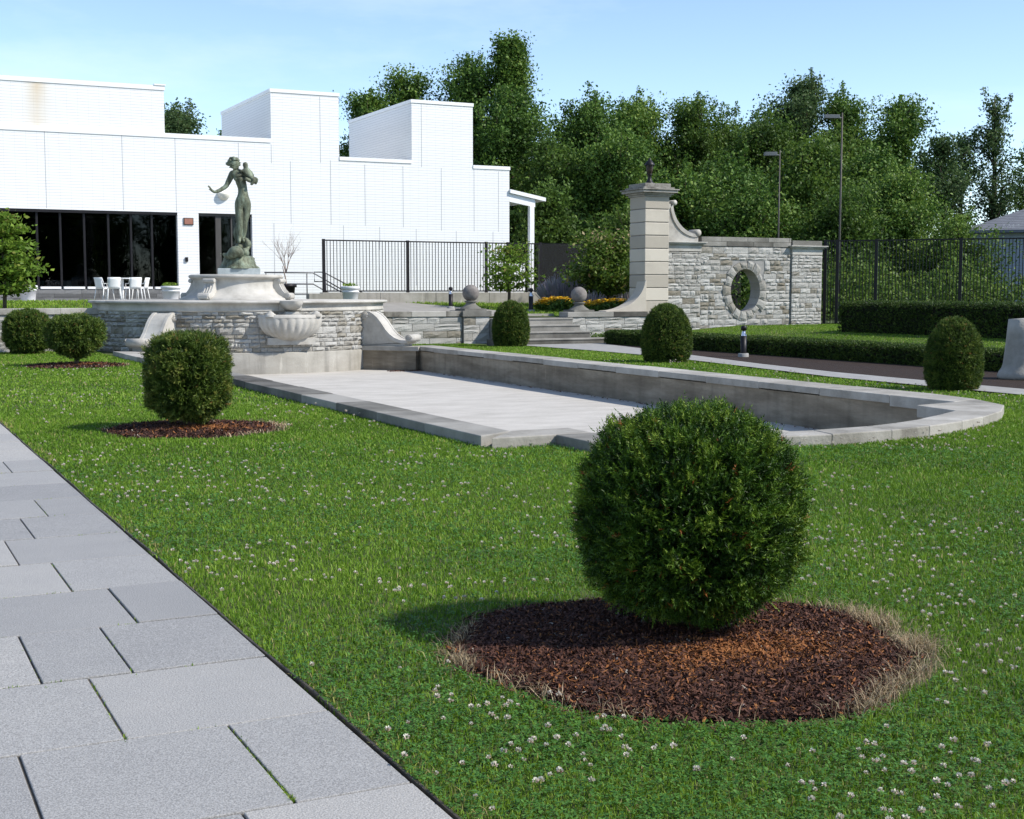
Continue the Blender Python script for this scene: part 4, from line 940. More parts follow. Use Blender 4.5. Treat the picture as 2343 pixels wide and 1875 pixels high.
def branch(p, d, L, r_, dep):
    pts = [p]; q = Vector(p); dd = Vector(d).normalized()
    for i in range(4):
        dd = (dd + Vector((rg.uniform(-.14, .14), rg.uniform(-.14, .14), rg.uniform(-.02, .1)))).normalized(); q = q + dd * L / 4; pts.append(tuple(q))
    k.tube(pts, [r_ * (1 - .16 * i) for i in range(5)], 5)
    if dep:
        for i in range(3 if dep > 1 else 3):
            s_ = rg.randint(1, 4); nd = (dd + Vector((rg.uniform(-.8, .8), rg.uniform(-.8, .8), rg.uniform(0, .5)))).normalized(); branch(pts[s_], nd, L * rg.uniform(.55, .8), r_ * .5, dep - 1)
branch((13.5, 44.8, 1.7), (0, 0, 1), .75, .035, 0)
for d in ((-.35, .1, 1), (.25, -.1, 1), (.6, .2, .8), (-.1, .4, 1)): branch((13.5, 44.8, 2.2), (d[0] * .6, d[1] * .6, d[2]), .74, .022, 3)
k.build('branches', m_palebark, t)

def bollard(label, x, y, z, h=.72, r_=.072):
    t = thing('bollard_light', label, 'bollard light', (0, 0, 0), 'bollard lights')
    k = M(); k.lathe([(r_ * 1.75, -.1), (r_ * 1.75, .05), (r_ * 1.6, .06), (0, .06)], (0, 0, 0), 24); k.build('footing', m_path, t)
    k = M(); k.lathe([(r_, .055), (r_, h * .66), (0, h * .66)], (0, 0, 0), 24); k.build('post', m_black, t)
    k = M(); k.lathe([(r_ * .92, h * .662), (r_ * .55, h * .80), (r_ * .3, h * .86), (0, h * .86)], (0, 0, 0), 24); k.build('reflector', m_silver, t)
    k = M(); k.lathe([(0, h * .845), (r_, h * .845), (r_, h * .93), (r_ * .9, h * .97), (r_ * .5, h), (0, h)], (0, 0, 0), 24)
    for a in (0.6, 2.7, 4.8): k.tube([(r_ * .9 * math.cos(a), r_ * .9 * math.sin(a), h * .66), (r_ * .9 * math.cos(a), r_ * .9 * math.sin(a), h * .86)], .006, 5)
    k.build('cap', m_black, t)
    t.location = (x, y, z); return t
b0 = bollard('black bollard light with silver reflector on the soil in front of the low hedge', 19.05, 26.1, .05)
dup(b0, (17.95, 40.9, 1.02), scale=(1, 1, .97), label='black bollard light on the upper lawn left of the small sparse tree')
dup(b0, (20.28, 39.6, .90), scale=(1.05, 1.05, 1.08), label='black bollard light beside the yellow flowers on the upper lawn')
# stone pedestal cut by the right edge of the picture
k = M(); k.lathe([(0, 0), (.42, 0), (.43, .05), (.40, .13), (.355, .19), (.335, .27), (.31, .5), (.285, .8), (.265, 1.06), (0, 1.08)], (18.75, 17.35, .03), 40)
solo(k, 'stone_pedestal', m_cop, 'tapered round stone pedestal with a flared foot beside the hedges', 'pedestal')

# ------------------------------------------------------------------ street lamps, house
def street_lamp(label, x, y, z1, hl, r0):
    t = thing('street_lamp', label, 'street lamp', (x, y, .4))
    k = M(); k.tube([(x, y, .3), (x, y, z1 * .5), (x, y, z1 + .15)], [r0, r0 * .8, r0 * .6], 10); k.build('pole', m_pole, t)
    k = M(); dx, dy = -.9, .44
    k.tube([(x, y, z1 - .05), (x + dx * .25, y + dy * .25, z1)], .03, 8)
    q = [(x + dx * .12 - dy * .14, y + dy * .12 + dx * .14), (x + dx * hl - dy * .14, y + dy * hl + dx * .14), (x + dx * hl + dy * .14, y + dy * hl - dx * .14), (x + dx * .12 + dy * .14, y + dy * .12 - dx * .14)]
    k.prism(q, z1 - .07, z1 + .07); k.build('lamp_head', m_lamph, t, bevel=.04)
street_lamp('shorter tall pole lamp with square head rising behind the stone wall', 31.45, 41, 6.68, .58, .040)
street_lamp('tallest pole lamp with long head reaching above the trees', 34.37, 41, 8.22, .68, .052)
hs = thing('house', 'blue-grey house with a hipped grey shingle roof behind the iron fence', 'house', (55.6, 55.4, .5))
k = M(); k.box(55.6, 68, 55.4, 66, .3, 4.85)
for q in range(30): k.box(55.575, 68.02, 55.375, 66.02, .5 + q * .145, .5 + q * .145 + .012)
k.build('wall', m_siding, hs)
k = M(); e = .6; x0, x1, y0, y1, z0, zr = 55.6 - e, 68 + e, 55.4 - e, 66 + e, 4.85, 7.15; yc = (y0 + y1) / 2; nst = 22
for q in range(nst):
    f0, f1 = q / nst, (q + 1) / nst; hgt = lambda f: z0 + (zr - z0) * f; ins = lambda f: (y1 - y0) / 2 * f
    a0, a1 = ins(f0), ins(f1); za, zb = hgt(f0) + .010, hgt(f1)
    A_ = [(x0 + a0, y0 + a0, za), (x1 - a0, y0 + a0, za), (x1 - a0, y1 - a0, za), (x0 + a0, y1 - a0, za)]; B_ = [(x0 + a1, y0 + a1, zb), (x1 - a1, y0 + a1, zb), (x1 - a1, y1 - a1, zb), (x0 + a1, y1 - a1, zb)]
    for s_ in range(4):
        n_ = 26; pa, pb, pc, pd = A_[s_], A_[(s_ + 1) % 4], B_[(s_ + 1) % 4], B_[s_]
        for i in range(n_):
            u0, u1 = i / n_, (i + 1) / n_; lp = lambda p, r_, u: tuple(p[c] + (r_[c] - p[c]) * u for c in range(3))
            k.add([lp(pa, pb, u0), lp(pa, pb, u1), lp(pd, pc, u1), lp(pd, pc, u0)], [(0, 1, 2, 3)], rg.random())
k.box(x0, x1, y0, y1, z0 - .12, z0 + .03, .3)
k.build('roof', m_roof, hs)
k = M(); hs.rotation_euler = (0, 0, rad(-46))
k.box(58.9, 60.2, 55.3, 55.36, 1.6, 3.6); wd = k.build('window', m_glass, hs)
k = M()
for (a, b, c_, d) in ((58.8, 60.3, 3.6, 3.72), (58.8, 60.3, 1.48, 1.6), (58.8, 58.9, 1.6, 3.6), (60.2, 60.3, 1.6, 3.6), (58.9, 60.2, 2.56, 2.64)): k.box(a, b, 55.27, 55.35, c_, d)
k.build('frame', m_white, wd)

# ------------------------------------------------------------------ yews and hedges
def sprigs(P, N, rs, length, needles, nlen, nwid, spread=.55):
    """short yew sprigs on points P with outward normals N; every needle is one thin triangle"""
    n = len(P); ax = unit(N + rs.normal(size=(n, 3)) * spread + np.array([0, 0, .45])); side = unit(np.cross(ax, rs.normal(size=(n, 3)))); L = length * rs.uniform(.55, 1.25, n)
    Vs = []
    for q in range(needles):
        t = (q + .6) / needles; sg = 1 if q % 2 else -1
        base = P + ax * (L * t)[:, None]
        d = unit(side * sg * (1.0 if q < needles - 1 else .05) + ax * rs.uniform(.5, 1.0, (n, 1)) + rs.normal(size=(n, 3)) * .25)
        nl = (nlen * rs.uniform(.7, 1.2, n) * (1 - .35 * t))[:, None]; w = unit(np.cross(d, rs.normal(size=(n, 3)))) * nwid
        Vs.append(np.stack([base - w, base + w, base + d * nl], 1))
    V = np.stack(Vs, 1).reshape(-1, 3); return V, np.arange(len(V)).reshape(-1, 3)

def lump(p, k=1.0):
    x, y, z = p[:, 0] * k, p[:, 1] * k, p[:, 2] * k
    return (np.sin(x * 9 + 1.3 * np.sin(z * 7)) + np.sin(y * 10 + 2 + np.sin(x * 6)) + np.sin(z * 11 + 1 + 1.5 * np.sin(y * 8))) / 3

def yew(name, label, x, y, z, prof, n, seed, m, length=.06, needles=8, nlen=.028, nwid=.0016, lumpy=.05, stem=True, group=None, tufts=0, tuft_d=.05, sq=(1, 1)):
    t = thing(name, label, 'bush', (x, y, z), group); rs = np.random.RandomState(seed)
    zz = np.array([p[1] for p in prof]); rr = np.array([p[0] for p in prof])
    s = np.linspace(0, 1, 200); pr = np.interp(s, np.linspace(0, 1, len(prof)), rr); pz = np.interp(s, np.linspace(0, 1, len(prof)), zz)
    ds = np.hypot(np.diff(pr), np.diff(pz)); wgt = ds * (pr[:-1] + pr[1:]) / 2 + 1e-6; cum = np.cumsum(wgt) / wgt.sum()
    i = np.searchsorted(cum, rs.uniform(0, 1, n)).clip(0, 198); f = rs.uniform(0, 1, n)
    r_ = pr[i] + (pr[i + 1] - pr[i]) * f; z_ = pz[i] + (pz[i + 1] - pz[i]) * f; a = rs.uniform(0, 2 * PI, n)
    nr, nz_ = (pz[i + 1] - pz[i]), -(pr[i + 1] - pr[i]); ln = np.hypot(nr, nz_) + 1e-9; nr, nz_ = nr / ln, nz_ / ln
    P = np.stack([r_ * np.cos(a) * sq[0], r_ * np.sin(a) * sq[1], z_], 1); N = np.stack([nr * np.cos(a), nr * np.sin(a), nz_], 1)
    lf = lump(P + seed, 1.4); lf2 = lump(P * 3.4 + seed * 2, 1.0)
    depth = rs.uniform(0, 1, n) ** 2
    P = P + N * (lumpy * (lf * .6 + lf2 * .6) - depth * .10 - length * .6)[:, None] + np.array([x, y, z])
    tv = 0
    if tufts:      # sprigs gather in knobbly tufts with dark gaps between them
        acc = []; sp_t = tuft_d
        for i_ in range(n):
            if not acc or np.min(np.sum((P[acc] - P[i_]) ** 2, 1)) > sp_t * sp_t: acc.append(i_)
            if i_ > 9000: break
        ci = np.array(acc)[rs.randint(0, len(acc), n)]; gpos = rs.normal(size=(n, 3)) * tuft_d * .40; nn = N[ci]; outw = rs.uniform(0, 1, n)[:, None]
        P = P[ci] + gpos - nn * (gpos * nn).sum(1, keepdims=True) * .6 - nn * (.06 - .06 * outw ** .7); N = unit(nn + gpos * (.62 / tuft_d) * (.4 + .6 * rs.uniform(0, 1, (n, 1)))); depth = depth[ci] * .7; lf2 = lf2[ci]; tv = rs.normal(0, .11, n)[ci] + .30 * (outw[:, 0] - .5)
    V, F = sprigs(P, N, rs, length, needles, nlen, nwid, .28 if tufts else .55)
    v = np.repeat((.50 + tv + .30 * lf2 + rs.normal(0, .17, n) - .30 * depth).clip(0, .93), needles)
    brown = np.repeat(rs.uniform(0, 1, n) < .012, needles); v[brown] = 1.0
    if tufts:      # twiggy inside growth behind the tufts
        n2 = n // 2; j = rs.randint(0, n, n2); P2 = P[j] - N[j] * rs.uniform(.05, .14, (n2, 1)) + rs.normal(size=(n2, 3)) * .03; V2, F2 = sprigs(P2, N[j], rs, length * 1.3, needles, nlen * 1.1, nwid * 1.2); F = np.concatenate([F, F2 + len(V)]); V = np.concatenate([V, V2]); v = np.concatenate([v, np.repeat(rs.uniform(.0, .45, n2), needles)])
    np_obj('foliage', V, F, m, t, v=v)
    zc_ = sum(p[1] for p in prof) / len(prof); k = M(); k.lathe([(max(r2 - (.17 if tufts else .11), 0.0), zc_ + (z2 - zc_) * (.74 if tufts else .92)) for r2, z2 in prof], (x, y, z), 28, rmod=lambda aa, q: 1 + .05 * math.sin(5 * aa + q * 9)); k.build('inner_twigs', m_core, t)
    if stem:
        k = M(); k.tube([(x, y, z - .05), (x + .02, y, z + .2), (x, y, z + .5)], [.055, .045, .03], 8)
        for q in range(5): aa = q * 1.3; k.tube([(x + .02, y, z + .06 + .03 * q), (x + .18 * math.cos(aa), y + .18 * math.sin(aa), z + .38)], [.02, .01], 6)
        k.build('stem', m_bark, t)
    return t
PR_FG = [(0.0, .09), (.17, .10), (.36, .17), (.48, .28), (.535, .42), (.55, .57), (.54, .72), (.495, .86), (.40, .985), (.27, 1.065), (.12, 1.115), (0, 1.13)]
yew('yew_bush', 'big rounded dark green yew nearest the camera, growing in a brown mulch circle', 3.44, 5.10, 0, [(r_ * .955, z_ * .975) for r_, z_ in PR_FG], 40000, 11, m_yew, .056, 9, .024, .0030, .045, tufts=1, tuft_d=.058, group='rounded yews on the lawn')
PR_B = [(0.0, .10), (.14, .11), (.32, .17), (.45, .30), (.49, .52), (.50, .72), (.47, .92), (.38, 1.05), (.22, 1.11), (0, 1.13)]
yew('yew_bush', 'boxy rounded yew beside the walkway in front of the fountain', 3.47, 15.4, 0, PR_B, 17000, 12, m_yew2, .06, 7, .04, .0050, .06, tufts=1, tuft_d=.075, group='rounded yews on the lawn')
PR_C = [(0.0, .16), (.14, .18), (.30, .26), (.50, .40), (.585, .58), (.60, .76), (.54, .93), (.40, 1.03), (.2, 1.08), (0, 1.09)]
yew('yew_bush', 'wide rounded yew with a bare lower stem in front of the left retaining wall', 4.26, 29.4, 0, PR_C, 9000, 13, m_yew2, .08, 6, .06, .008, .07, group='rounded yews on the lawn')
PR_D = [(0.0, .02), (.36, .03), (.52, .22), (.60, .5), (.585, .75), (.48, .95), (.30, 1.08), (0, 1.13)]
yew('yew_bush', 'rounded yew cut by the left edge of the picture', 4.02, 38.0 - 2.3, 0, PR_D, 9000, 14, m_yew2, .08, 6, .06, .009, .06, stem=False, group='rounded yews on the lawn')
PR_E = [(0.0, .01), (.44, .02), (.51, .2), (.535, .45), (.52, .70), (.455, .95), (.33, 1.15), (.17, 1.28), (0, 1.32)]
yew('clipped_yew', 'egg shaped clipped yew standing in front of the steps', 16.95, 34.8 - .45, 0, PR_E, 12000, 15, m_yew2, .05, 6, .05, .008, .012, stem=False, group='egg shaped clipped yews')
yew('clipped_yew', 'egg shaped clipped yew in front of the tall gate pillar', 16.3, 25.2, 0, [(r_ * 1.06, z_) for r_, z_ in PR_E], 13000, 16, m_yew2, .05, 7, .045, .006, .014, stem=False, group='egg shaped clipped yews')
yew('clipped_yew', 'egg shaped clipped yew beside the path at the near right end of the pool', 15.88, 16.1, 0, [(r_ * .86, z_ * .90) for r_, z_ in PR_E], 14000, 17, m_yew2, .045, 8, .038, .004, .014, stem=False, group='egg shaped clipped yews')

def hedge(name, label, x0, x1, y0, y1, z0, z1, n, seed, rnd=.08, shear=0.0):
    t = thing(name, label, 'hedge', ((x0 + x1) / 2, (y0 + y1) / 2, z0)); rs = np.random.RandomState(seed)
    H, Wd, L = z1 - z0, x1 - x0, y1 - y0
    areas = np.array([L * H, L * H, L * Wd, Wd * H, Wd * H]); f = rs.choice(5, n, p=areas / areas.sum()); u, v_ = rs.uniform(0, 1, n), rs.uniform(0, 1, n)
    P = np.zeros((n, 3)); N = np.zeros((n, 3))
    for q, (ax, sg) in enumerate(((0, -1), (0, 1), (2, 1), (1, -1), (1, 1))):
        s_ = f == q; N[s_, ax] = sg
        if ax == 0: P[s_] = np.stack([np.full(s_.sum(), x0 if sg < 0 else x1), y0 + L * u[s_], z0 + H * v_[s_]], 1)
        if ax == 2: P[s_] = np.stack([x0 + Wd * v_[s_], y0 + L * u[s_], np.full(s_.sum(), z1)], 1)
        if ax == 1: P[s_] = np.stack([x0 + Wd * u[s_], np.full(s_.sum(), y0 if sg < 0 else y1), z0 + H * v_[s_]], 1)
    # round the top edges
    for ax, (lo, hi) in ((0, (x0, x1)), (1, (y0, y1))):
        for edge, sg in ((lo, 1), (hi, -1)):
            dd = np.abs(P[:, ax] - edge); near = (dd < rnd) & (P[:, 2] > z1 - rnd - 1e-6)
            tz = np.abs(P[:, 2] - z1); c = np.maximum(0, rnd - np.hypot(0, dd)) * np.maximum(0, rnd - tz) / rnd
            P[near, ax] += sg * c[near] * .5; P[near, 2] -= c[near] * .5
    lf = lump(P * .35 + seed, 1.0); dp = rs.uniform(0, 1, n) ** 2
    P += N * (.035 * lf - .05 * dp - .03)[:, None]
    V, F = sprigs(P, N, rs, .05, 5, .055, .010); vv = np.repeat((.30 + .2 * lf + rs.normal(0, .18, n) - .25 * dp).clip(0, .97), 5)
    np_obj('foliage', V, F, m_yew2, t, v=vv)
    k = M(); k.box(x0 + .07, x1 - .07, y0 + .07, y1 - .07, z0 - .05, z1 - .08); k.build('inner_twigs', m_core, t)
    if shear:
        t.rotation_euler = (0, 0, shear)
    return t
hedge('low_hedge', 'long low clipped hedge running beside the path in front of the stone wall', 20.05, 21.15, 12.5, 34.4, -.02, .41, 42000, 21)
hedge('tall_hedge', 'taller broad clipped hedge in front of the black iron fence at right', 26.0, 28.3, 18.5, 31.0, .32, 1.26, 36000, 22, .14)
k_ = np.random.RandomState(77)
n = 700; C = np.stack([20.75 + k_.normal(0, .28, n), 35.6 + k_.normal(0, .18, n), .12 + np.abs(k_.normal(0, .08, n))], 1); V, F = leaf_cards(C, .07, k_)
props(np_obj('ground_plant', V, F, m_tree2, v=k_.uniform(.2, .9, n)), 'small leafy plant at the foot of the wall beside the steps', 'plant')

# ------------------------------------------------------------------ mulch circles
def mulch(x, y, r_, n, label, seed, big=1.0):
    rs = np.random.RandomState(seed); V = [(x, y, .045)]; na = 48
    for q in (.35, .7, 1.0):
        for i in range(na):
            a = 2 * PI * i / na; rr = r_ * q * (1 + .04 * math.sin(3 * a + seed) + .025 * math.sin(7 * a)); V.append((x + rr * math.cos(a), y + rr * math.sin(a), .045 - .038 * q * q))
    F = [(0, 1 + i, 1 + (i + 1) % na) for i in range(na)]
    for b_ in range(2): F += [(1 + b_ * na + i, 1 + (b_ + 1) * na + i, 1 + (b_ + 1) * na + (i + 1) % na, 1 + b_ * na + (i + 1) % na) for i in range(na)]
    t = thing('mulch_bed', label, 'mulch bed', (x, y, 0), 'mulch circles under the yews'); np_obj('soil', V, F, m_mulch, t, smooth=True)
    a = rs.uniform(0, 2 * PI, n); q = np.sqrt(rs.uniform(0, 1, n)); sp_l = rs.uniform(0, 1, n) < .035; q[sp_l] = rs.uniform(.98, 1.09, sp_l.sum()); rr = r_ * q * (1 + .04 * np.sin(3 * a + seed) + .025 * np.sin(7 * a))
    C = np.stack([x + rr * np.cos(a), y + rr * np.sin(a), .052 - .038 * q * q + rs.uniform(0, .018, n)], 1)
    nm = unit(rs.normal(size=(n, 3)) * .6 + np.array([0, 0, 1.])); tg = unit(np.cross(nm, rs.normal(size=(n, 3)))); bt = np.cross(nm, tg)
    L = (rs.uniform(.005, .018, n) * big)[:, None]; Wd = L * rs.uniform(.12, .38, (n, 1))
    V = np.stack([C + tg * L + bt * Wd * .5, C + bt * Wd, C - tg * L + bt * Wd * .2, C - tg * L * .8 - bt * Wd, C + tg * L * .9 - bt * Wd * .7], 1).reshape(-1, 3)
    v = rs.uniform(0, .82, n); orange = rs.uniform(0, 1, n) < .07; v[orange] = rs.uniform(.86, .95, orange.sum()); pale = rs.uniform(0, 1, n) < .005; v[pale] = 1
    # fallen reddish needles gather in front of the trunk
    dn = np.exp(-(((C[:, 0] - x - .16) / .50) ** 2 + ((C[:, 1] - y + .28) / .21) ** 2)); red = rs.uniform(0, 1, n) < dn * .85; v[red] = rs.uniform(.84, .95, red.sum())
    o = np_obj('wood_chips', V, np.arange(n * 5).reshape(n, 5), m_chip, t, v=v); o['kind'] = 'stuff'
mulch(*MULCH[0], 70000, 'dark brown wood chip circle under the big yew nearest the camera', 1)
mulch(*MULCH[1], 7000, 'reddish brown wood chip circle under the boxy yew by the walkway', 2, 1.8)
mulch(*MULCH[2], 2600, 'reddish brown wood chip circle under the wide yew by the left wall', 3, 2.6)

# ------------------------------------------------------------------ grass, clover
FWD = np.array([math.sin(rad(26.31)), math.cos(rad(26.31))])
def in_view(x, y, mrg=7):
    fw = x * FWD[0] + y * FWD[1]; lt = x * FWD[1] - y * FWD[0]
    return (fw > .5) & (np.abs(lt) < fw * math.tan(rad(20.95 + mrg)) + .5)
HOLE_OUT = OUT + [(14.1, 36.8), (5.7, 36.8)]
def on_lawn(x, y, rs=None, ring=0.0):
    ok = (x > 1.583) & (y < 36.75) & ~in_poly(x, y, HOLE_OUT) & ~((x - DC[0]) ** 2 + (y - DC[1]) ** 2 < (DR + .03) ** 2)
    ok &= ~in_poly(x, y, PN + PF[::-1]) & ~in_poly(x, y, PF + HB[::-1])
    ok &= ~((x > 20.0) & (x < 21.2)) & ~((x > 26.05) & (x < 28.2) & (y < 31)) & ~((x > 16.5) & (x < 20.4) & (y > 34.7)) & (x < 33)
    ok &= ~((x > 23.8) & (y > 37.0))
    for mx_, my_, mr_ in MULCH:
        a = np.arctan2(y - my_, x - mx_); ok &= ((x - mx_) ** 2 + (y - my_) ** 2) > (mr_ * (1 + .04 * np.sin(3 * a + 1) + .025 * np.sin(7 * a)) + ring + .10 * np.clip(np.cos(a + .25), 0, 1) + .04) ** 2
    return ok
def noise2(x, y, s, seed=0):
    return (np.sin(x * s + 2.1 * np.sin(y * s * .7 + seed)) + np.sin(y * s * 1.13 + 1.7 * np.sin(x * s * .9 + seed * 2)) + np.sin((x + y) * s * .61 + seed * 3)) / 3

def blades(x, y, z, h, w, rs, lean=.5):
    n = len(x); a = rs.uniform(0, 2 * PI, n); d = np.stack([np.cos(a), np.sin(a), np.zeros(n)], 1); b = rs.uniform(0, 2 * PI, n); s = np.stack([np.cos(b), np.sin(b), np.zeros(n)], 1)
    B = np.stack([x, y, z], 1); ln = (rs.uniform(.1, 1.0, n) * lean)[:, None]; hh_ = h[:, None]; up = np.array([0, 0, 1.])
    mid = B + up * hh_ * .6 + d * hh_ * ln * .35; tip = B + up * hh_ * (1 - .25 * ln) + d * hh_ * ln; ww = w[:, None] if isinstance(w, np.ndarray) else w
    V = np.stack([B - s * ww, B + s * ww, mid + s * ww * .75, mid - s * ww * .75, tip], 1).reshape(-1, 3); k0 = np.arange(n)[:, None] * 5
    F = np.concatenate([k0 + np.array([[0, 1, 2]]), k0 + np.array([[0, 2, 3]]), k0 + np.array([[3, 2, 4]])], 1).reshape(-1, 3)
    return V, F
rs = np.random.RandomState(5); GV = []; GF = []; Gv = []; off = 0
for (r0, r1, dens, h0, w0) in ((2.6, 4.6, 9000, .030, .0020), (4.6, 7.5, 5600, .031, .0027), (7.5, 12, 3800, .031, .0034), (12, 19, 2300, .032, .0052), (19, 50, 560, .036, .0105)):
    half = rad(20.95 + 7); ex = rad(22); n = int((half + ex / 2) * (r1 * r1 - r0 * r0) * dens)
    r_ = np.sqrt(rs.uniform(r0 * r0, r1 * r1, n)); a = rs.uniform(-half, half + ex, n); lt = np.sin(a) * r_; fw = np.cos(a) * r_
    x = lt * FWD[1] + fw * FWD[0]; y = -lt * FWD[0] + fw * FWD[1]
    k = on_lawn(x, y); x, y = x[k], y[k]; n = len(x)
    pn = noise2(x, y, 1.7, 3) * .5 + noise2(x, y, 5.3, 1) * .5
    h = h0 * (1 + .35 * pn) * rs.uniform(.5, 1.35, n)
    ednear = (x < 1.72); h[ednear] *= rs.uniform(.5, 1.6, ednear.sum())
    V, F = blades(x, y, gz_lo(x, y), h, np.full(n, w0) * rs.uniform(.7, 1.3, n), rs, .9)
    big = noise2(x, y, .55, 6); v = (.44 + .20 * pn + .12 * big + rs.normal(0, .12, n)).clip(0, .93); dry = rs.uniform(0, 1, n) < .04 + .10 * np.clip(noise2(x, y, .9, 9) - .25, 0, 1) + .25 * (x < 1.70) * (noise2(x, y, 2.2, 4) > .0); v[dry] = rs.uniform(.94, 1, dry.sum())
    GV.append(V); GF.append(F + off); Gv.append(np.repeat(v, 3)); off += len(V)
g = np_obj('grass', np.concatenate(GV), np.concatenate(GF), m_grass, v=np.concatenate(Gv)); props(g, 'short green lawn grass', 'grass', kind='stuff')
# the grass banks on the upper lawn
n = 42000; x = rs.uniform(-8, 22.8, n); y = rs.uniform(37.35, 46.5, n)
walk = in_poly(x, y, [(13.6, 37.32), (18.6, 37.3), (19.9, 37.4), (19.0, 40.6), (17.0, 45.0), (13.6, 46.0)]); drum = (x - DC[0]) ** 2 + (y - DC[1]) ** 2 < (DR + .2) ** 2
ter = (y > 42.6) & (x < 13.6) & (x > 7) | ((x <= 7) & (y > 44.4))
k = ~walk & ~drum & ~ter & ~((y > 43.85) & (x > 14)) & ~((x > 8.2) & (x < 13.6) & (y > 40.5)) & in_view(x, y); x, y = x[k], y[k]; n = len(x)
V, F = blades(x, y, gz_up(x, y), rs.uniform(.04, .10, n), np.full(n, .016), rs, .8)
g = np_obj('bank_grass', V, F, m_grass, v=np.repeat(rs.uniform(.35, .9, n), 3)); props(g, 'grass on the raised bank', 'grass', kind='stuff')
# dry straw rings round the mulch
def straw(mx_, my_, mr_, n, seed, w, h):
    rs = np.random.RandomState(seed); a = rs.uniform(0, 2 * PI, n)
    q = mr_ * (1 + .04 * np.sin(3 * a + 1) + .025 * np.sin(7 * a)) + np.abs(rs.normal(0, .055, n)) - .03
    keep = rs.uniform(0, 1, n) < (.03 + .05 * np.sin(a * 5) + .9 * np.clip(np.cos(a + .25), 0, 1) ** 1.2 + .30 * np.clip(np.cos(a - 2.9), 0, 1) ** 6)
    keep &= rs.uniform(0, 1, n) < .55 + .45 * np.sin(a * 9 + 2 * np.sin(a * 4 + seed)); a, q = a[keep], q[keep]; n = len(a)
    q = q + np.clip(np.cos(a + .25), 0, 1) ** 2 * rs.uniform(-.03, .16, n)
    return blades(mx_ + q * np.cos(a), my_ + q * np.sin(a), np.zeros(n), rs.uniform(.4, 1.3, n) * h, np.full(n, w), rs, 1.7) + (rs.uniform(0, 1, n),)
sv = []; sf = []; svv = []; off = 0
for (m3, n, w, h, sd) in ((MULCH[0], 16000, .0016, .075, 1), (MULCH[1], 1500, .005, .06, 2), (MULCH[2], 500, .010, .05, 3)):
    V, F, v = straw(*m3, n, sd, w, h); sv.append(V); sf.append(F + off); svv.append(np.repeat(v, 3)); off += len(V)
g = np_obj('dry_grass', np.concatenate(sv), np.concatenate(sf), m_dry, v=np.concatenate(svv)); props(g, 'dry straw coloured grass round the mulch', 'grass', kind='stuff')
# clover leaves and heads
def scatter(r0, r1, dens, rs, ring=.03):
    half = rad(20.95 + 6); n = int(half * (r1 * r1 - r0 * r0) * dens); r_ = np.sqrt(rs.uniform(r0 * r0, r1 * r1, n)); a = rs.uniform(-half, half, n); lt = np.sin(a) * r_; fw = np.cos(a) * r_
    x = lt * FWD[1] + fw * FWD[0]; y = -lt * FWD[0] + fw * FWD[1]; k = on_lawn(x, y, ring=ring); return x[k], y[k]
rs = np.random.RandomState(9); CV = []; Cv = []
for (r0, r1, dens, sz) in ((2.6, 5, 2600, .011), (5, 8, 1200, .013), (8, 14, 320, .018)):
    x, y = scatter(r0, r1, dens, rs); k = (noise2(x, y, 1.6, 7) + rs.normal(0, .3, len(x))) > -.12; x, y = x[k], y[k]; n = len(x)
    z = rs.uniform(.018, .045, n); th = rs.uniform(0, 2 * PI, n); tl = rs.normal(0, .35, (n, 2))
    for q in range(3):
        aa = th + q * 2 * PI / 3; d = np.stack([np.cos(aa), np.sin(aa), tl[:, 0] * np.cos(aa) + tl[:, 1] * np.sin(aa)], 1); p = np.stack([-np.sin(aa), np.cos(aa), .25 + 0 * aa], 1); B = np.stack([x, y, z], 1); s_ = (sz * rs.uniform(.7, 1.25, n))[:, None]
        p2 = np.stack([np.sin(aa), -np.cos(aa), .25 + 0 * aa], 1)
        CV.append(np.stack([B, B + d * s_ * .7 + p * s_ * .45, B + d * s_ * 1.15, B + d * s_ * .7 + p2 * s_ * .45], 1).reshape(-1, 3)); Cv.append(rs.uniform(0, 1, n))
V = np.concatenate(CV); g = np_obj('clover', V, np.arange(len(V)).reshape(-1, 4), m_clover, v=np.concatenate(Cv)); props(g, 'clover leaves in the lawn', 'clover', kind='stuff')
CV = []; CF = []; Cv = []; off = 0
for (r0, r1, dens, sz) in ((2.6, 5.2, 110, .0088), (5.2, 9, 66, .0085), (9, 15, 34, .0098), (15, 30, 8.0, .013)):
    x, y = scatter(r0, r1, dens, rs, .05); k = (noise2(x, y, 1.1, 2) + noise2(x, y, 3.1, 5) * .9 + rs.normal(0, .28, len(x))) > .12; x, y = x[k], y[k]
    for px_, py_ in zip(x, y):
        s_ = sz * rs.uniform(.7, 1.2); h = rs.uniform(.055, .09); ns = 26
        # florets: little upright petals round a ball, pinkish below, white on top
        ph = rs.uniform(0, 2 * PI, ns); ct = rs.uniform(-.6, 1, ns); stt = np.sqrt(1 - ct ** 2); nrm = np.stack([stt * np.cos(ph), stt * np.sin(ph), ct * .85], 1); B = np.array([px_, py_, h]) + nrm * s_ * .55
        tn = unit(np.cross(nrm, rs.normal(size=(ns, 3)))) * s_ * .34; tip = B + nrm * s_ * .75 + np.array([0, 0, s_ * .12])
        V = np.stack([B - tn, B + tn, tip + tn * .6, tip - tn * .6], 1).reshape(-1, 3); CV.append(V); CF.append(np.arange(ns * 4).reshape(-1, 4) + off); Cv.append((.55 + .45 * ct + rs.normal(0, .15, ns)).clip(0, 1)); off += ns * 4
g = np_obj('clover_flowers', np.concatenate(CV), np.concatenate(CF), m_flower, v=np.concatenate(Cv)); props(g, 'white clover flower heads in the lawn', 'clover', kind='stuff')

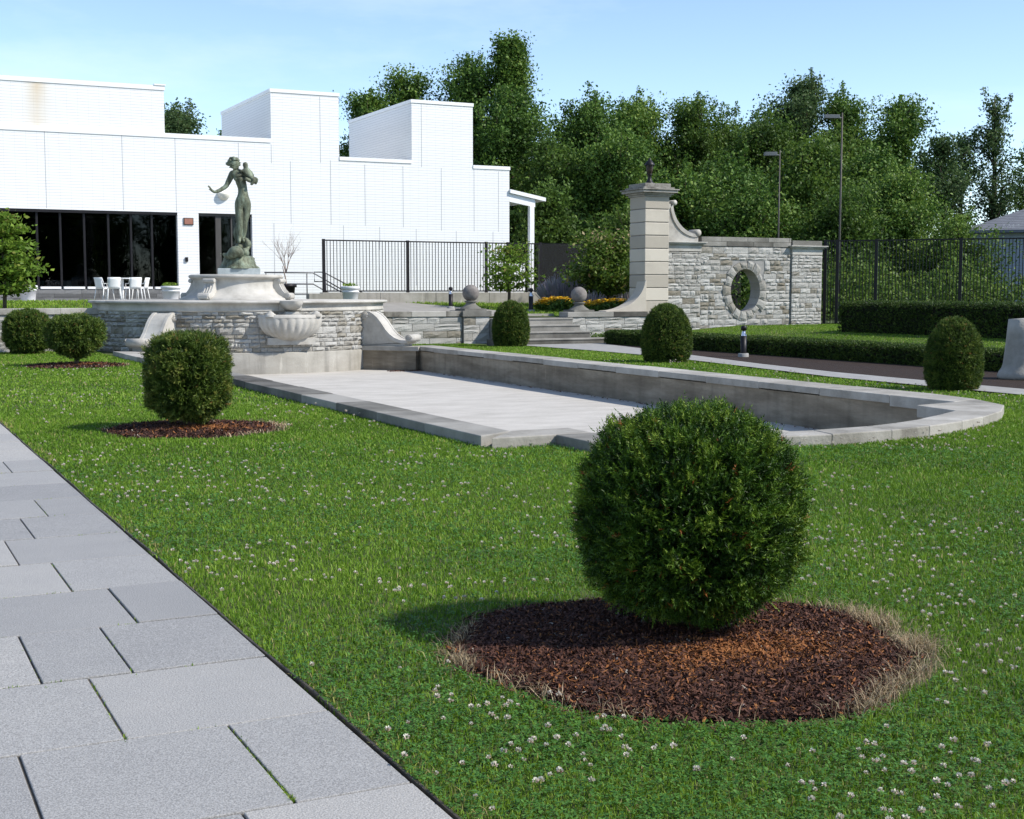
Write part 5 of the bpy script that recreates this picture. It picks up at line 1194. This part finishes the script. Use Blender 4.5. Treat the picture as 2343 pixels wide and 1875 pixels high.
rs = np.random.RandomState(61); wx = []; wy = []
for (jx, ya, yb, n) in ((1.18, 3.92, 4.70, 260), (1.0, 5.5, 6.3, 30), (.64, 5.5, 6.3, 24), (.82, 4.7, 5.5, 60), (1.18, 6.4, 7.2, 20), (1.0, 7.25, 8.05, 20), (1.2, 9.85, 10.6, 20)):
    wx.append(jx + rs.normal(0, .004, n)); wy.append(ya + (yb - ya) * rs.uniform(0, 1, n) ** 2)
for yj in (4.74, 5.58, 6.42, 7.26, 8.1, 8.94, 9.78, 10.62, 11.46, 12.3): n = 26; c_ = rs.uniform(.2, 1.5, 3); wx.append(rs.choice(c_, n) + rs.normal(0, .03, n)); wy.append(np.full(n, yj - .003) + rs.normal(0, .003, n))
wx = np.concatenate(wx); wy = np.concatenate(wy); k = wx < 1.56; wx, wy = wx[k], wy[k]; n = len(wx); V, F = blades(wx, wy, np.full(n, .008), rs.uniform(.008, .024, n), np.full(n, .0022), rs, 1.2)
props(np_obj('weeds', V, F, m_grass, v=np.repeat(rs.uniform(.1, 1, n), 3)), 'small weeds and moss in the paving joints', 'weeds', kind='stuff')
n = 420; t_ = rs.uniform(0, 1, n) ** 1.5; side = rs.uniform(0, 1, n) < .55
C = np.stack([np.where(side, 12.6 + 1.0 * rs.uniform(0, 1, n), 13.0 + .3 * rs.uniform(0, 1, n) ** .5), np.where(side, 32.95 - .4 * t_, 14 + 18 * rs.uniform(0, 1, n)), np.full(n, ZF + .012)], 1); C[~side, 0] = np.interp(C[~side, 1], [13.3, 20, 33.4], [13.13, 13.24, 13.44]) - .10 * t_[~side]
V, F = leaf_cards(C, .05, rs, 1.6, 4.0, .2); props(np_obj('leaf_litter', V, F, m_chip, v=rs.uniform(.3, .95, n)), 'fallen brown leaves along the foot of the pool wall', 'leaves', kind='stuff')

# ------------------------------------------------------------------ small trees and flowers
def layered_tree(label, x, y, z, H, R, base, nl, per, m, seed, size=.13, dens=1.0, group=None, flat=.16):
    t = thing('small_tree', label, 'tree', (x, y, z), group); rs = np.random.RandomState(seed); k = M(); Cs = []
    k.tube([(x, y, z - .1), (x + .03, y, z + base), (x - .02, y, z + H * .9)], [.06, .05, .015], 8)
    for j in range(nl):
        f = j / max(1, nl - 1); zz = base + (H - base) * (f * .92); rad_ = R * (1 - .55 * f ** 1.4) * (.75 + .25 * (f > 0))
        nb = rs.randint(5, 8)
        for b_ in range(nb):
            a = 2 * PI * (b_ + rs.uniform(-.3, .3)) / nb + j; L = rad_ * rs.uniform(.65, 1.08); tip = np.array([x + L * math.cos(a), y + L * math.sin(a), z + zz + .18 * L + rs.uniform(-.06, .1)])
            p0 = np.array([x, y, z + zz - .12]); k.tube([tuple(p0), tuple((p0 + tip) / 2 + np.array([0, 0, .05])), tuple(tip)], [.022, .014, .006], 5)
            n = int(per * dens * L / R); s_ = rs.uniform(.25, 1.0, n); sp = (.10 + .20 * s_)[:, None] * R * .55
            Cs.append(p0 + (tip - p0) * s_[:, None] + rs.normal(size=(n, 3)) * sp * np.array([1, 1, flat / .3]))
    k.build('trunk', m_bark, t)
    C = np.concatenate(Cs); V, F = leaf_cards(C, size, rs, 1.7, 1.0, -.1)
    zt = (C[:, 2] - z - base) / (H - base); v = (.35 + .25 * zt + rs.normal(0, .2, len(C))).clip(0, .9); tp = rs.uniform(0, 1, len(C)) < .02 + .16 * (zt > .85); v[tp] = rs.uniform(.9, 1, tp.sum())
    np_obj('crown', V, F, m, t, v=v); return t
layered_tree('small bright green layered tree at the left edge above the retaining wall', 3.85, 39.4, 1.0, 2.75, 1.0, .62, 6, 210, m_dog, 31, .15)
layered_tree('sparse young tree with thin branches in front of the black iron fence', 19.95, 40.6, 1.0, 2.05, 1.2, .72, 5, 135, m_dog, 32, .13, flat=.14)
layered_tree('dense dark layered tree with reddish top leaves left of the gate pillar', 24.05, 41.0, .8, 2.75, 1.75, .75, 7, 360, m_dog2, 33, .15)
def flower_bed(label, x0, x1, y, z, n, seed):
    rs = np.random.RandomState(seed); t = thing('flower_bed', label, 'flower bed', ((x0 + x1) / 2, y, z)); nl = n * 7
    X_ = rs.uniform(x0, x1, nl); Y_ = y + rs.normal(0, .3, nl); env = 1 - ((X_ - (x0 + x1) / 2) / ((x1 - x0) / 2 + .1)) ** 2 * .55
    C = np.stack([X_, Y_ - .1, z + rs.uniform(0, .38, nl) * env], 1); V, F = leaf_cards(C, .12, rs); np_obj('leaves', V, F, m_tree2, t, v=rs.uniform(.15, .9, nl))['kind'] = 'stuff'
    X_ = rs.uniform(x0, x1, n); Y_ = y + rs.normal(0, .25, n); env = 1 - ((X_ - (x0 + x1) / 2) / ((x1 - x0) / 2 + .1)) ** 2 * .5; h = z + (.36 + rs.uniform(-.06, .12, n)) * env; Vs = []
    for q in range(8):
        a = q * PI / 4 + rs.uniform(0, 1, n); d = np.stack([np.cos(a), np.sin(a), rs.uniform(-.3, .25, n)], 1) * .085; p = np.stack([-np.sin(a), np.cos(a), .25 + 0 * a], 1) * .026; B = np.stack([X_, Y_, h], 1)
        Vs.append(np.stack([B, B + d * .6 + p, B + d, B + d * .6 - p], 1).reshape(-1, 3))
    V = np.concatenate(Vs); np_obj('flowers', V, np.arange(len(V)).reshape(-1, 4), m_pet, t, v=rs.uniform(0, 1, len(V) // 4))['kind'] = 'stuff'
flower_bed('yellow daisy clump on the upper lawn beside the bollard light', 20.9, 22.3, 40.2, .92, 260, 1)
flower_bed('yellow daisies between the stone ball and the flared pillar foot', 22.0, 24.3, 39.3, .86, 260, 2)
def lavender(label, x, y, z, n, seed, R, H):
    rs = np.random.RandomState(seed); a = rs.uniform(0, 2 * PI, n); q = np.sqrt(rs.uniform(0, 1, n)); bx, by = x + q * R * .35 * np.cos(a), y + q * R * .35 * np.sin(a); V_ = []; v_ = []
    tipx, tipy, tz = x + q * R * np.cos(a), y + q * R * np.sin(a), z + H * rs.uniform(.6, 1.0, n) * (1 - .3 * q)
    for s0, s1, w, c in ((0, .55, .012, .15), (.5, 1.0, .022, .85)):
        A = np.stack([bx + (tipx - bx) * s0, by + (tipy - by) * s0, z + (tz - z) * s0], 1); B = np.stack([bx + (tipx - bx) * s1, by + (tipy - by) * s1, z + (tz - z) * s1], 1); p = unit(rs.normal(size=(n, 3)) * np.array([1, 1, .1])) * w
        V_.append(np.stack([A - p, A + p, B + p * .4, B - p * .4], 1).reshape(-1, 3)); v_.append((c + rs.normal(0, .15, n)).clip(0, 1))
    V = np.concatenate(V_); props(np_obj('lavender_plant', V, np.arange(len(V)).reshape(-1, 4), m_lav, v=np.concatenate(v_), loc=(x, y, z)), label, 'plant')
lavender('tall grey-lavender flower spikes behind the yellow daisies', 22.7, 42.0, .85, 900, 1, .95, 1.45)
lavender('grey-green leafy spikes beside the pillar behind the yellow daisies', 24.4, 39.9, .80, 420, 2, .6, .95)
lavender('small grey-green spiky plant behind the right stone ball', 23.1, 40.4, .80, 300, 3, .5, .9)

# ------------------------------------------------------------------ background trees
def tree_mesh(H, R, base, seed, leaf=.26, nclump=60, per=230, shape='b', m=m_tree, clump=.95):
    """returns (trunk object data builder, crown arrays): limbs reach every clump, leaves sit in the clumps"""
    rs = np.random.RandomState(seed); k = M(); Cs = []; vs_ = []
    env = {'b': lambda t: np.sin(np.clip(t * .86 + .10, 0, 1) * PI) ** .45, 'o': lambda t: np.sin(np.clip(t * .88 + .12, 0, 1) * PI) ** .8,
           's': lambda t: np.where(t < .62, np.sin(np.clip(t / .62 * .8 + .15, 0, 1) * PI) ** .6, (.34 + .10 * np.sin(t * 31)) * (1 - (t - .62) / .385) ** .6 + .03), 'd': lambda t: np.sqrt(np.clip(1 - np.clip((t - .30) / .72, 0, 1) ** 2.1, 0, 1)) * (.62 + .38 * np.clip(t / .3, 0, 1)), 'a': lambda t: .35 + .65 * np.sin(np.clip(t * .9 + .1, 0, 1) * PI), 'l': lambda t: np.sqrt(np.clip(1 - (t * .98) ** 2, 0, 1))}[shape]
    lean = rs.normal(0, .25, 2); trunk = [(lean[0] * t ** 2, lean[1] * t ** 2, H * .93 * t) for t in np.linspace(0, 1, 8)]
    r0 = .018 * H + .03; k.tube(trunk, [r0 * (1 - .88 * t) for t in np.linspace(0, 1, 8)], 8)
    nl = 9 if shape == 'd' else 0; lobes = []
    for q in range(nl):
        t = min(.93, (q + rs.uniform(.2, .9)) / nl); a = q * 2.4 + rs.uniform(-.5, .5); lobes.append((t, a, R * float(env(t)) * rs.uniform(.45, .72) * (.35 if q == nl - 1 else 1), R * rs.uniform(.34, .56) * (1 - .35 * t)))
    for q in range(nclump):
        t = rs.uniform(0.0, 1.0) ** .85; a = rs.uniform(0, 2 * PI); rr = R * float(env(t)) * math.sqrt(rs.uniform(.15, 1.0)) * rs.uniform(.75, 1.15); z = base + (H - .7 - base) * t
        if nl and q % 5:
            lt, la, lr, ls_ = lobes[rs.randint(nl)]; d3 = unit(rs.normal(size=(1, 3)))[0] * rs.uniform(.4, 1.05) ** .5 * ls_; px_, py_ = lr * math.cos(la) + d3[0], lr * math.sin(la) + d3[1]
            rr, a, z = math.hypot(px_, py_), math.atan2(py_, px_), min(base + (H - .7 - base) * lt + d3[2] * 1.1, H - .3); t = (z - base) / (H - base)
        tip = np.array([rr * math.cos(a) + lean[0] * t, rr * math.sin(a) + lean[1] * t, z]); z0 = max(base * .6, z - .7 * rr - .5); o = np.array([lean[0] * (z0 / H) ** 2, lean[1] * (z0 / H) ** 2, z0]); md = tip * .55 + o * .45 + np.array([0, 0, .2])
        if q % 2 == 0: k.tube([tuple(o), tuple(md), tuple(tip)], [r0 * .32, r0 * .18, .012], 5)
        n = int(per * rs.uniform(.5, 1.4)); u = rs.uniform(.15, 1.12, n)[:, None]; c = o * (1 - u) ** 2 + 2 * md * u * (1 - u) + tip * u ** 2
        sg = clump * (.20 + .34 * np.minimum(u, 1.0)) * rs.uniform(.7, 1.2); g_ = np.clip(rs.normal(size=(n, 3)), -1.8, 1.8); sub = np.sin(g_ * 2.6 + q) * .25
        Cs.append(c + (g_ + sub) * sg * np.array([1, 1, .72])); vs_.append((.40 + .13 * rs.normal() + .12 * g_[:, 2] + rs.normal(0, .16, n)).clip(0, 1))
    for q in range(int(26 * R / 3) if shape == 'd' else 8):      # leading shoots that feather the outline
        j = rs.randint(len(lobes)) if nl else 0; lt, la, lr, ls_ = lobes[j] if nl else (rs.uniform(.6, .95), rs.uniform(0, 6.3), R * .3, R * .3)
        d3 = unit(rs.normal(size=(1, 3)) + np.array([[0, 0, .9]]))[0]; o = np.array([lr * math.cos(la), lr * math.sin(la), min(base + (H - .7 - base) * lt, H - 1.2)]) + d3 * ls_ * .8; L = rs.uniform(.5, 1.25); n = int(70 * L); u = rs.uniform(0, 1, n)[:, None]
        dv = unit((d3 * .7 + np.array([0, 0, .8]))[None])[0]; Cs.append(o + dv * L * u + rs.normal(size=(n, 3)) * (.22 - .15 * u)); vs_.append((.55 + rs.normal(0, .17, n)).clip(0, 1))
        k.tube([tuple(o - dv * .3), tuple(o + dv * L * .9)], [.02, .006], 4)
    C = np.concatenate(Cs); vs_ = [(np.concatenate(vs_) + rs.uniform(-.13, .13)).clip(0, 1)]; V, F = leaf_cards(C, leaf, rs, 1.7, .6, .12); return k, V, F, np.concatenate(vs_)
TR = [  # x, y, height, radius, shape, leaf material, label
 (18.0, 80.4, 12.6, 2.6, 'd', 2, 'dark round-topped tree showing over the roof left of the first tower'),
 (21.5, 83.1, 11.6, 1.5, 'd', 0, 'small treetop peeping out beside the side wall of the first tower'),
 (28.2, 77.7, 13.6, 1.9, 'd', 0, 'dark pointed tree in the gap between the two roof towers'),
 (31.6, 78.6, 15.0, 3.4, 'd', 0, 'massive broad tree rising behind the second tower'),
 (36.2, 73.4, 16.7, 3.0, 's', 0, 'tallest tree with a narrow crown rising highest over the skyline'),
 (34.6, 76.0, 15.4, 3.6, 'd', 0, 'broad tree forming the left shoulder of the tallest crown'),
 (33.4, 69.1, 12.4, 3.6, 'd', 0, 'dense tree directly right of the second tower'),
 (33.6, 64.1, 9.6, 2.4, 'd', 1, 'yellowish tree hung with vines right of the building'),
 (40.0, 70.3, 13.0, 3.4, 'd', 0, 'rounded tree above the young tree and the screen fence'),
 (35.5, 60.5, 9.3, 2.9, 'd', 0, 'dark broad tree behind the screen fence left of the pillar'),
 (44.1, 71.9, 13.0, 3.6, 'd', 0, 'full rounded tree behind the lantern on the pillar'),
 (47.6, 70.5, 13.2, 3.7, 'd', 1, 'broad tree above the stone wall right of the pillar'),
 (47.7, 64.2, 11.6, 3.2, 'd', 1, 'light green tree left of the shorter pole lamp'),
 (53.4, 67.3, 14.4, 3.0, 'd', 2, 'tall dark tree directly behind the taller pole lamp'),
 (56.0, 66.6, 13.9, 2.4, 'd', 0, 'tree top just right of the taller pole lamp'),
 (43.6, 54.8, 8.8, 3.0, 'd', 1, 'bright leafy tree standing between the two pole lamps'),
 (56.2, 61.6, 12.6, 2.6, 'd', 0, 'rounded separate treetop right of both pole lamps'),
 (55.4, 57.2, 10.2, 2.0, 'a', 2, 'airy tree with sky showing through left of the house'),
 (60.8, 61.4, 11.0, 1.7, 'a', 2, 'thin open tree with bare lower limbs behind the house roof'),
 (61.6, 59.5, 13.7, 1.6, 's', 2, 'thin spire-like tree with sparse leaves above the house roof'),
 (64.4, 59.2, 10.6, 2.2, 'a', 1, 'leafy tree cut by the right edge above the house roof'),
 (44.8, 49.2, 6.9, 2.8, 'd', 0, 'low dense tree in front of the house end'),
 (28.9, 54.9, 6.2, 2.2, 'd', 1, 'low leafy tree beside the canopy post of the building'),
 (34.5, 52.1, 6.7, 2.6, 'd', 0, 'low dark tree behind the left side of the pillar'),
 (36.6, 49.5, 6.2, 2.6, 'd', 0, 'low bushy tree right behind the oval opening'),
 (39.6, 46.8, 5.6, 2.4, 'd', 1, 'low yellowish tree behind the right end of the stone wall'),
 (44.6, 45.0, 4.6, 1.9, 'd', 1, 'low shrubby tree behind the iron fence in front of the house'),
 (30.9, 51.0, 5.0, 1.8, 'd', 1, 'shrubby tree hung with vines behind the screen fence'),
 (40.2, 56.5, 8.0, 2.9, 'd', 0, 'dark dense tree filling the gap behind the stone wall'),
 (49.0, 55.5, 8.6, 3.0, 'd', 0, 'dark dense tree below the rounded treetop right of the lamps'),
 (38.4, 64.5, 10.2, 3.1, 'd', 0, 'dark dense tree behind the pillar lantern and low trees'),
 (51.5, 62.0, 10.6, 3.1, 'd', 1, 'green bushy tree below the taller pole lamp head'),
 (42.2, 75.5, 12.4, 4.2, 'd', 1, 'wide pale crown filling the skyline left of the pillar lantern'),
 (46.4, 76.5, 12.6, 4.2, 'd', 0, 'wide dark crown filling the skyline right of the pillar lantern'),
 (51.0, 72.5, 12.2, 4.0, 'd', 1, 'wide pale crown filling the skyline just left of the taller pole lamp'),
 (58.6, 67.0, 10.8, 3.4, 'd', 0, 'wide dark crown low in the skyline right of the taller pole lamp'),
 (30.2, 72.0, 11.0, 2.8, 'd', 0, 'dark tree filling in behind the wall of the second tower'),
 (14.6, -7.2, 12.4, 3.5, 'd', 0, 'broad shade tree standing behind the viewpoint on the right'),
 (5.0, -26.0, 11.0, 4.0, 'd', 0, 'broad tree behind the viewpoint mirrored in the left of the dark window'),
 (13.0, -29.0, 12.0, 4.0, 'd', 0, 'broad tree behind the viewpoint mirrored in the middle of the dark window'),
 (21.0, -27.0, 11.0, 4.2, 'd', 0, 'broad tree behind the viewpoint mirrored in the right of the dark window'),
 (29.0, -30.0, 12.5, 4.2, 'd', 0, 'broad tree behind the viewpoint mirrored in the glass door'),
]
MT = [m_tree, m_tree2, m_tree3]
for i, (x, y, H, R, shp, mi, label) in enumerate(TR):
    low = y > 0 and H < 10.5 and shp == 'd'; airy = shp in ('a',) or label.startswith('thin')
    ncl = int((34 if airy else 72) * (R / 2.4) ** 1.3 * (H / 12) ** .6) + 14
    k, V, F, v = tree_mesh(H, R * (1.22 if shp == 'd' and not low else 1.06), .3 if low else (H * .42 if airy else H * .12), 100 + i, (.19 if y > 52 else .16) if y > 0 else .3, ncl, 170 if airy else (480 if y > 0 else 200), shp, clump=.75 if airy else 1.0)
    t = thing('background_tree', label, 'tree', (x, y, .45), 'trees behind the garden' if y > 0 else 'trees behind the viewpoint'); base = np.array([x, y, .45])
    np_obj('crown', V + base, F, MT[mi], t, v=v); k.V = [(p[0] + x, p[1] + y, p[2] + .35) for p in k.V]; k.build('trunk', m_bark, t)
# thicket behind the fence at right, reads as one mass
rs = np.random.RandomState(44); n = 15000; C = np.stack([rs.uniform(31.5, 46, n), rs.uniform(40.0, 44.5, n), 0 * rs.uniform(0, 1, n)], 1); hgt = 1.9 + .9 * noise2(C[:, 0], C[:, 1], 1.3, 4); C[:, 2] = .4 + rs.uniform(0, 1, n) ** .8 * np.maximum(hgt, .5)
V, F = leaf_cards(C, .17, rs); props(np_obj('undergrowth', V, F, m_tree2, v=(rs.uniform(.1, 1, n))), 'sunlit undergrowth behind the iron fence', 'undergrowth', kind='stuff')
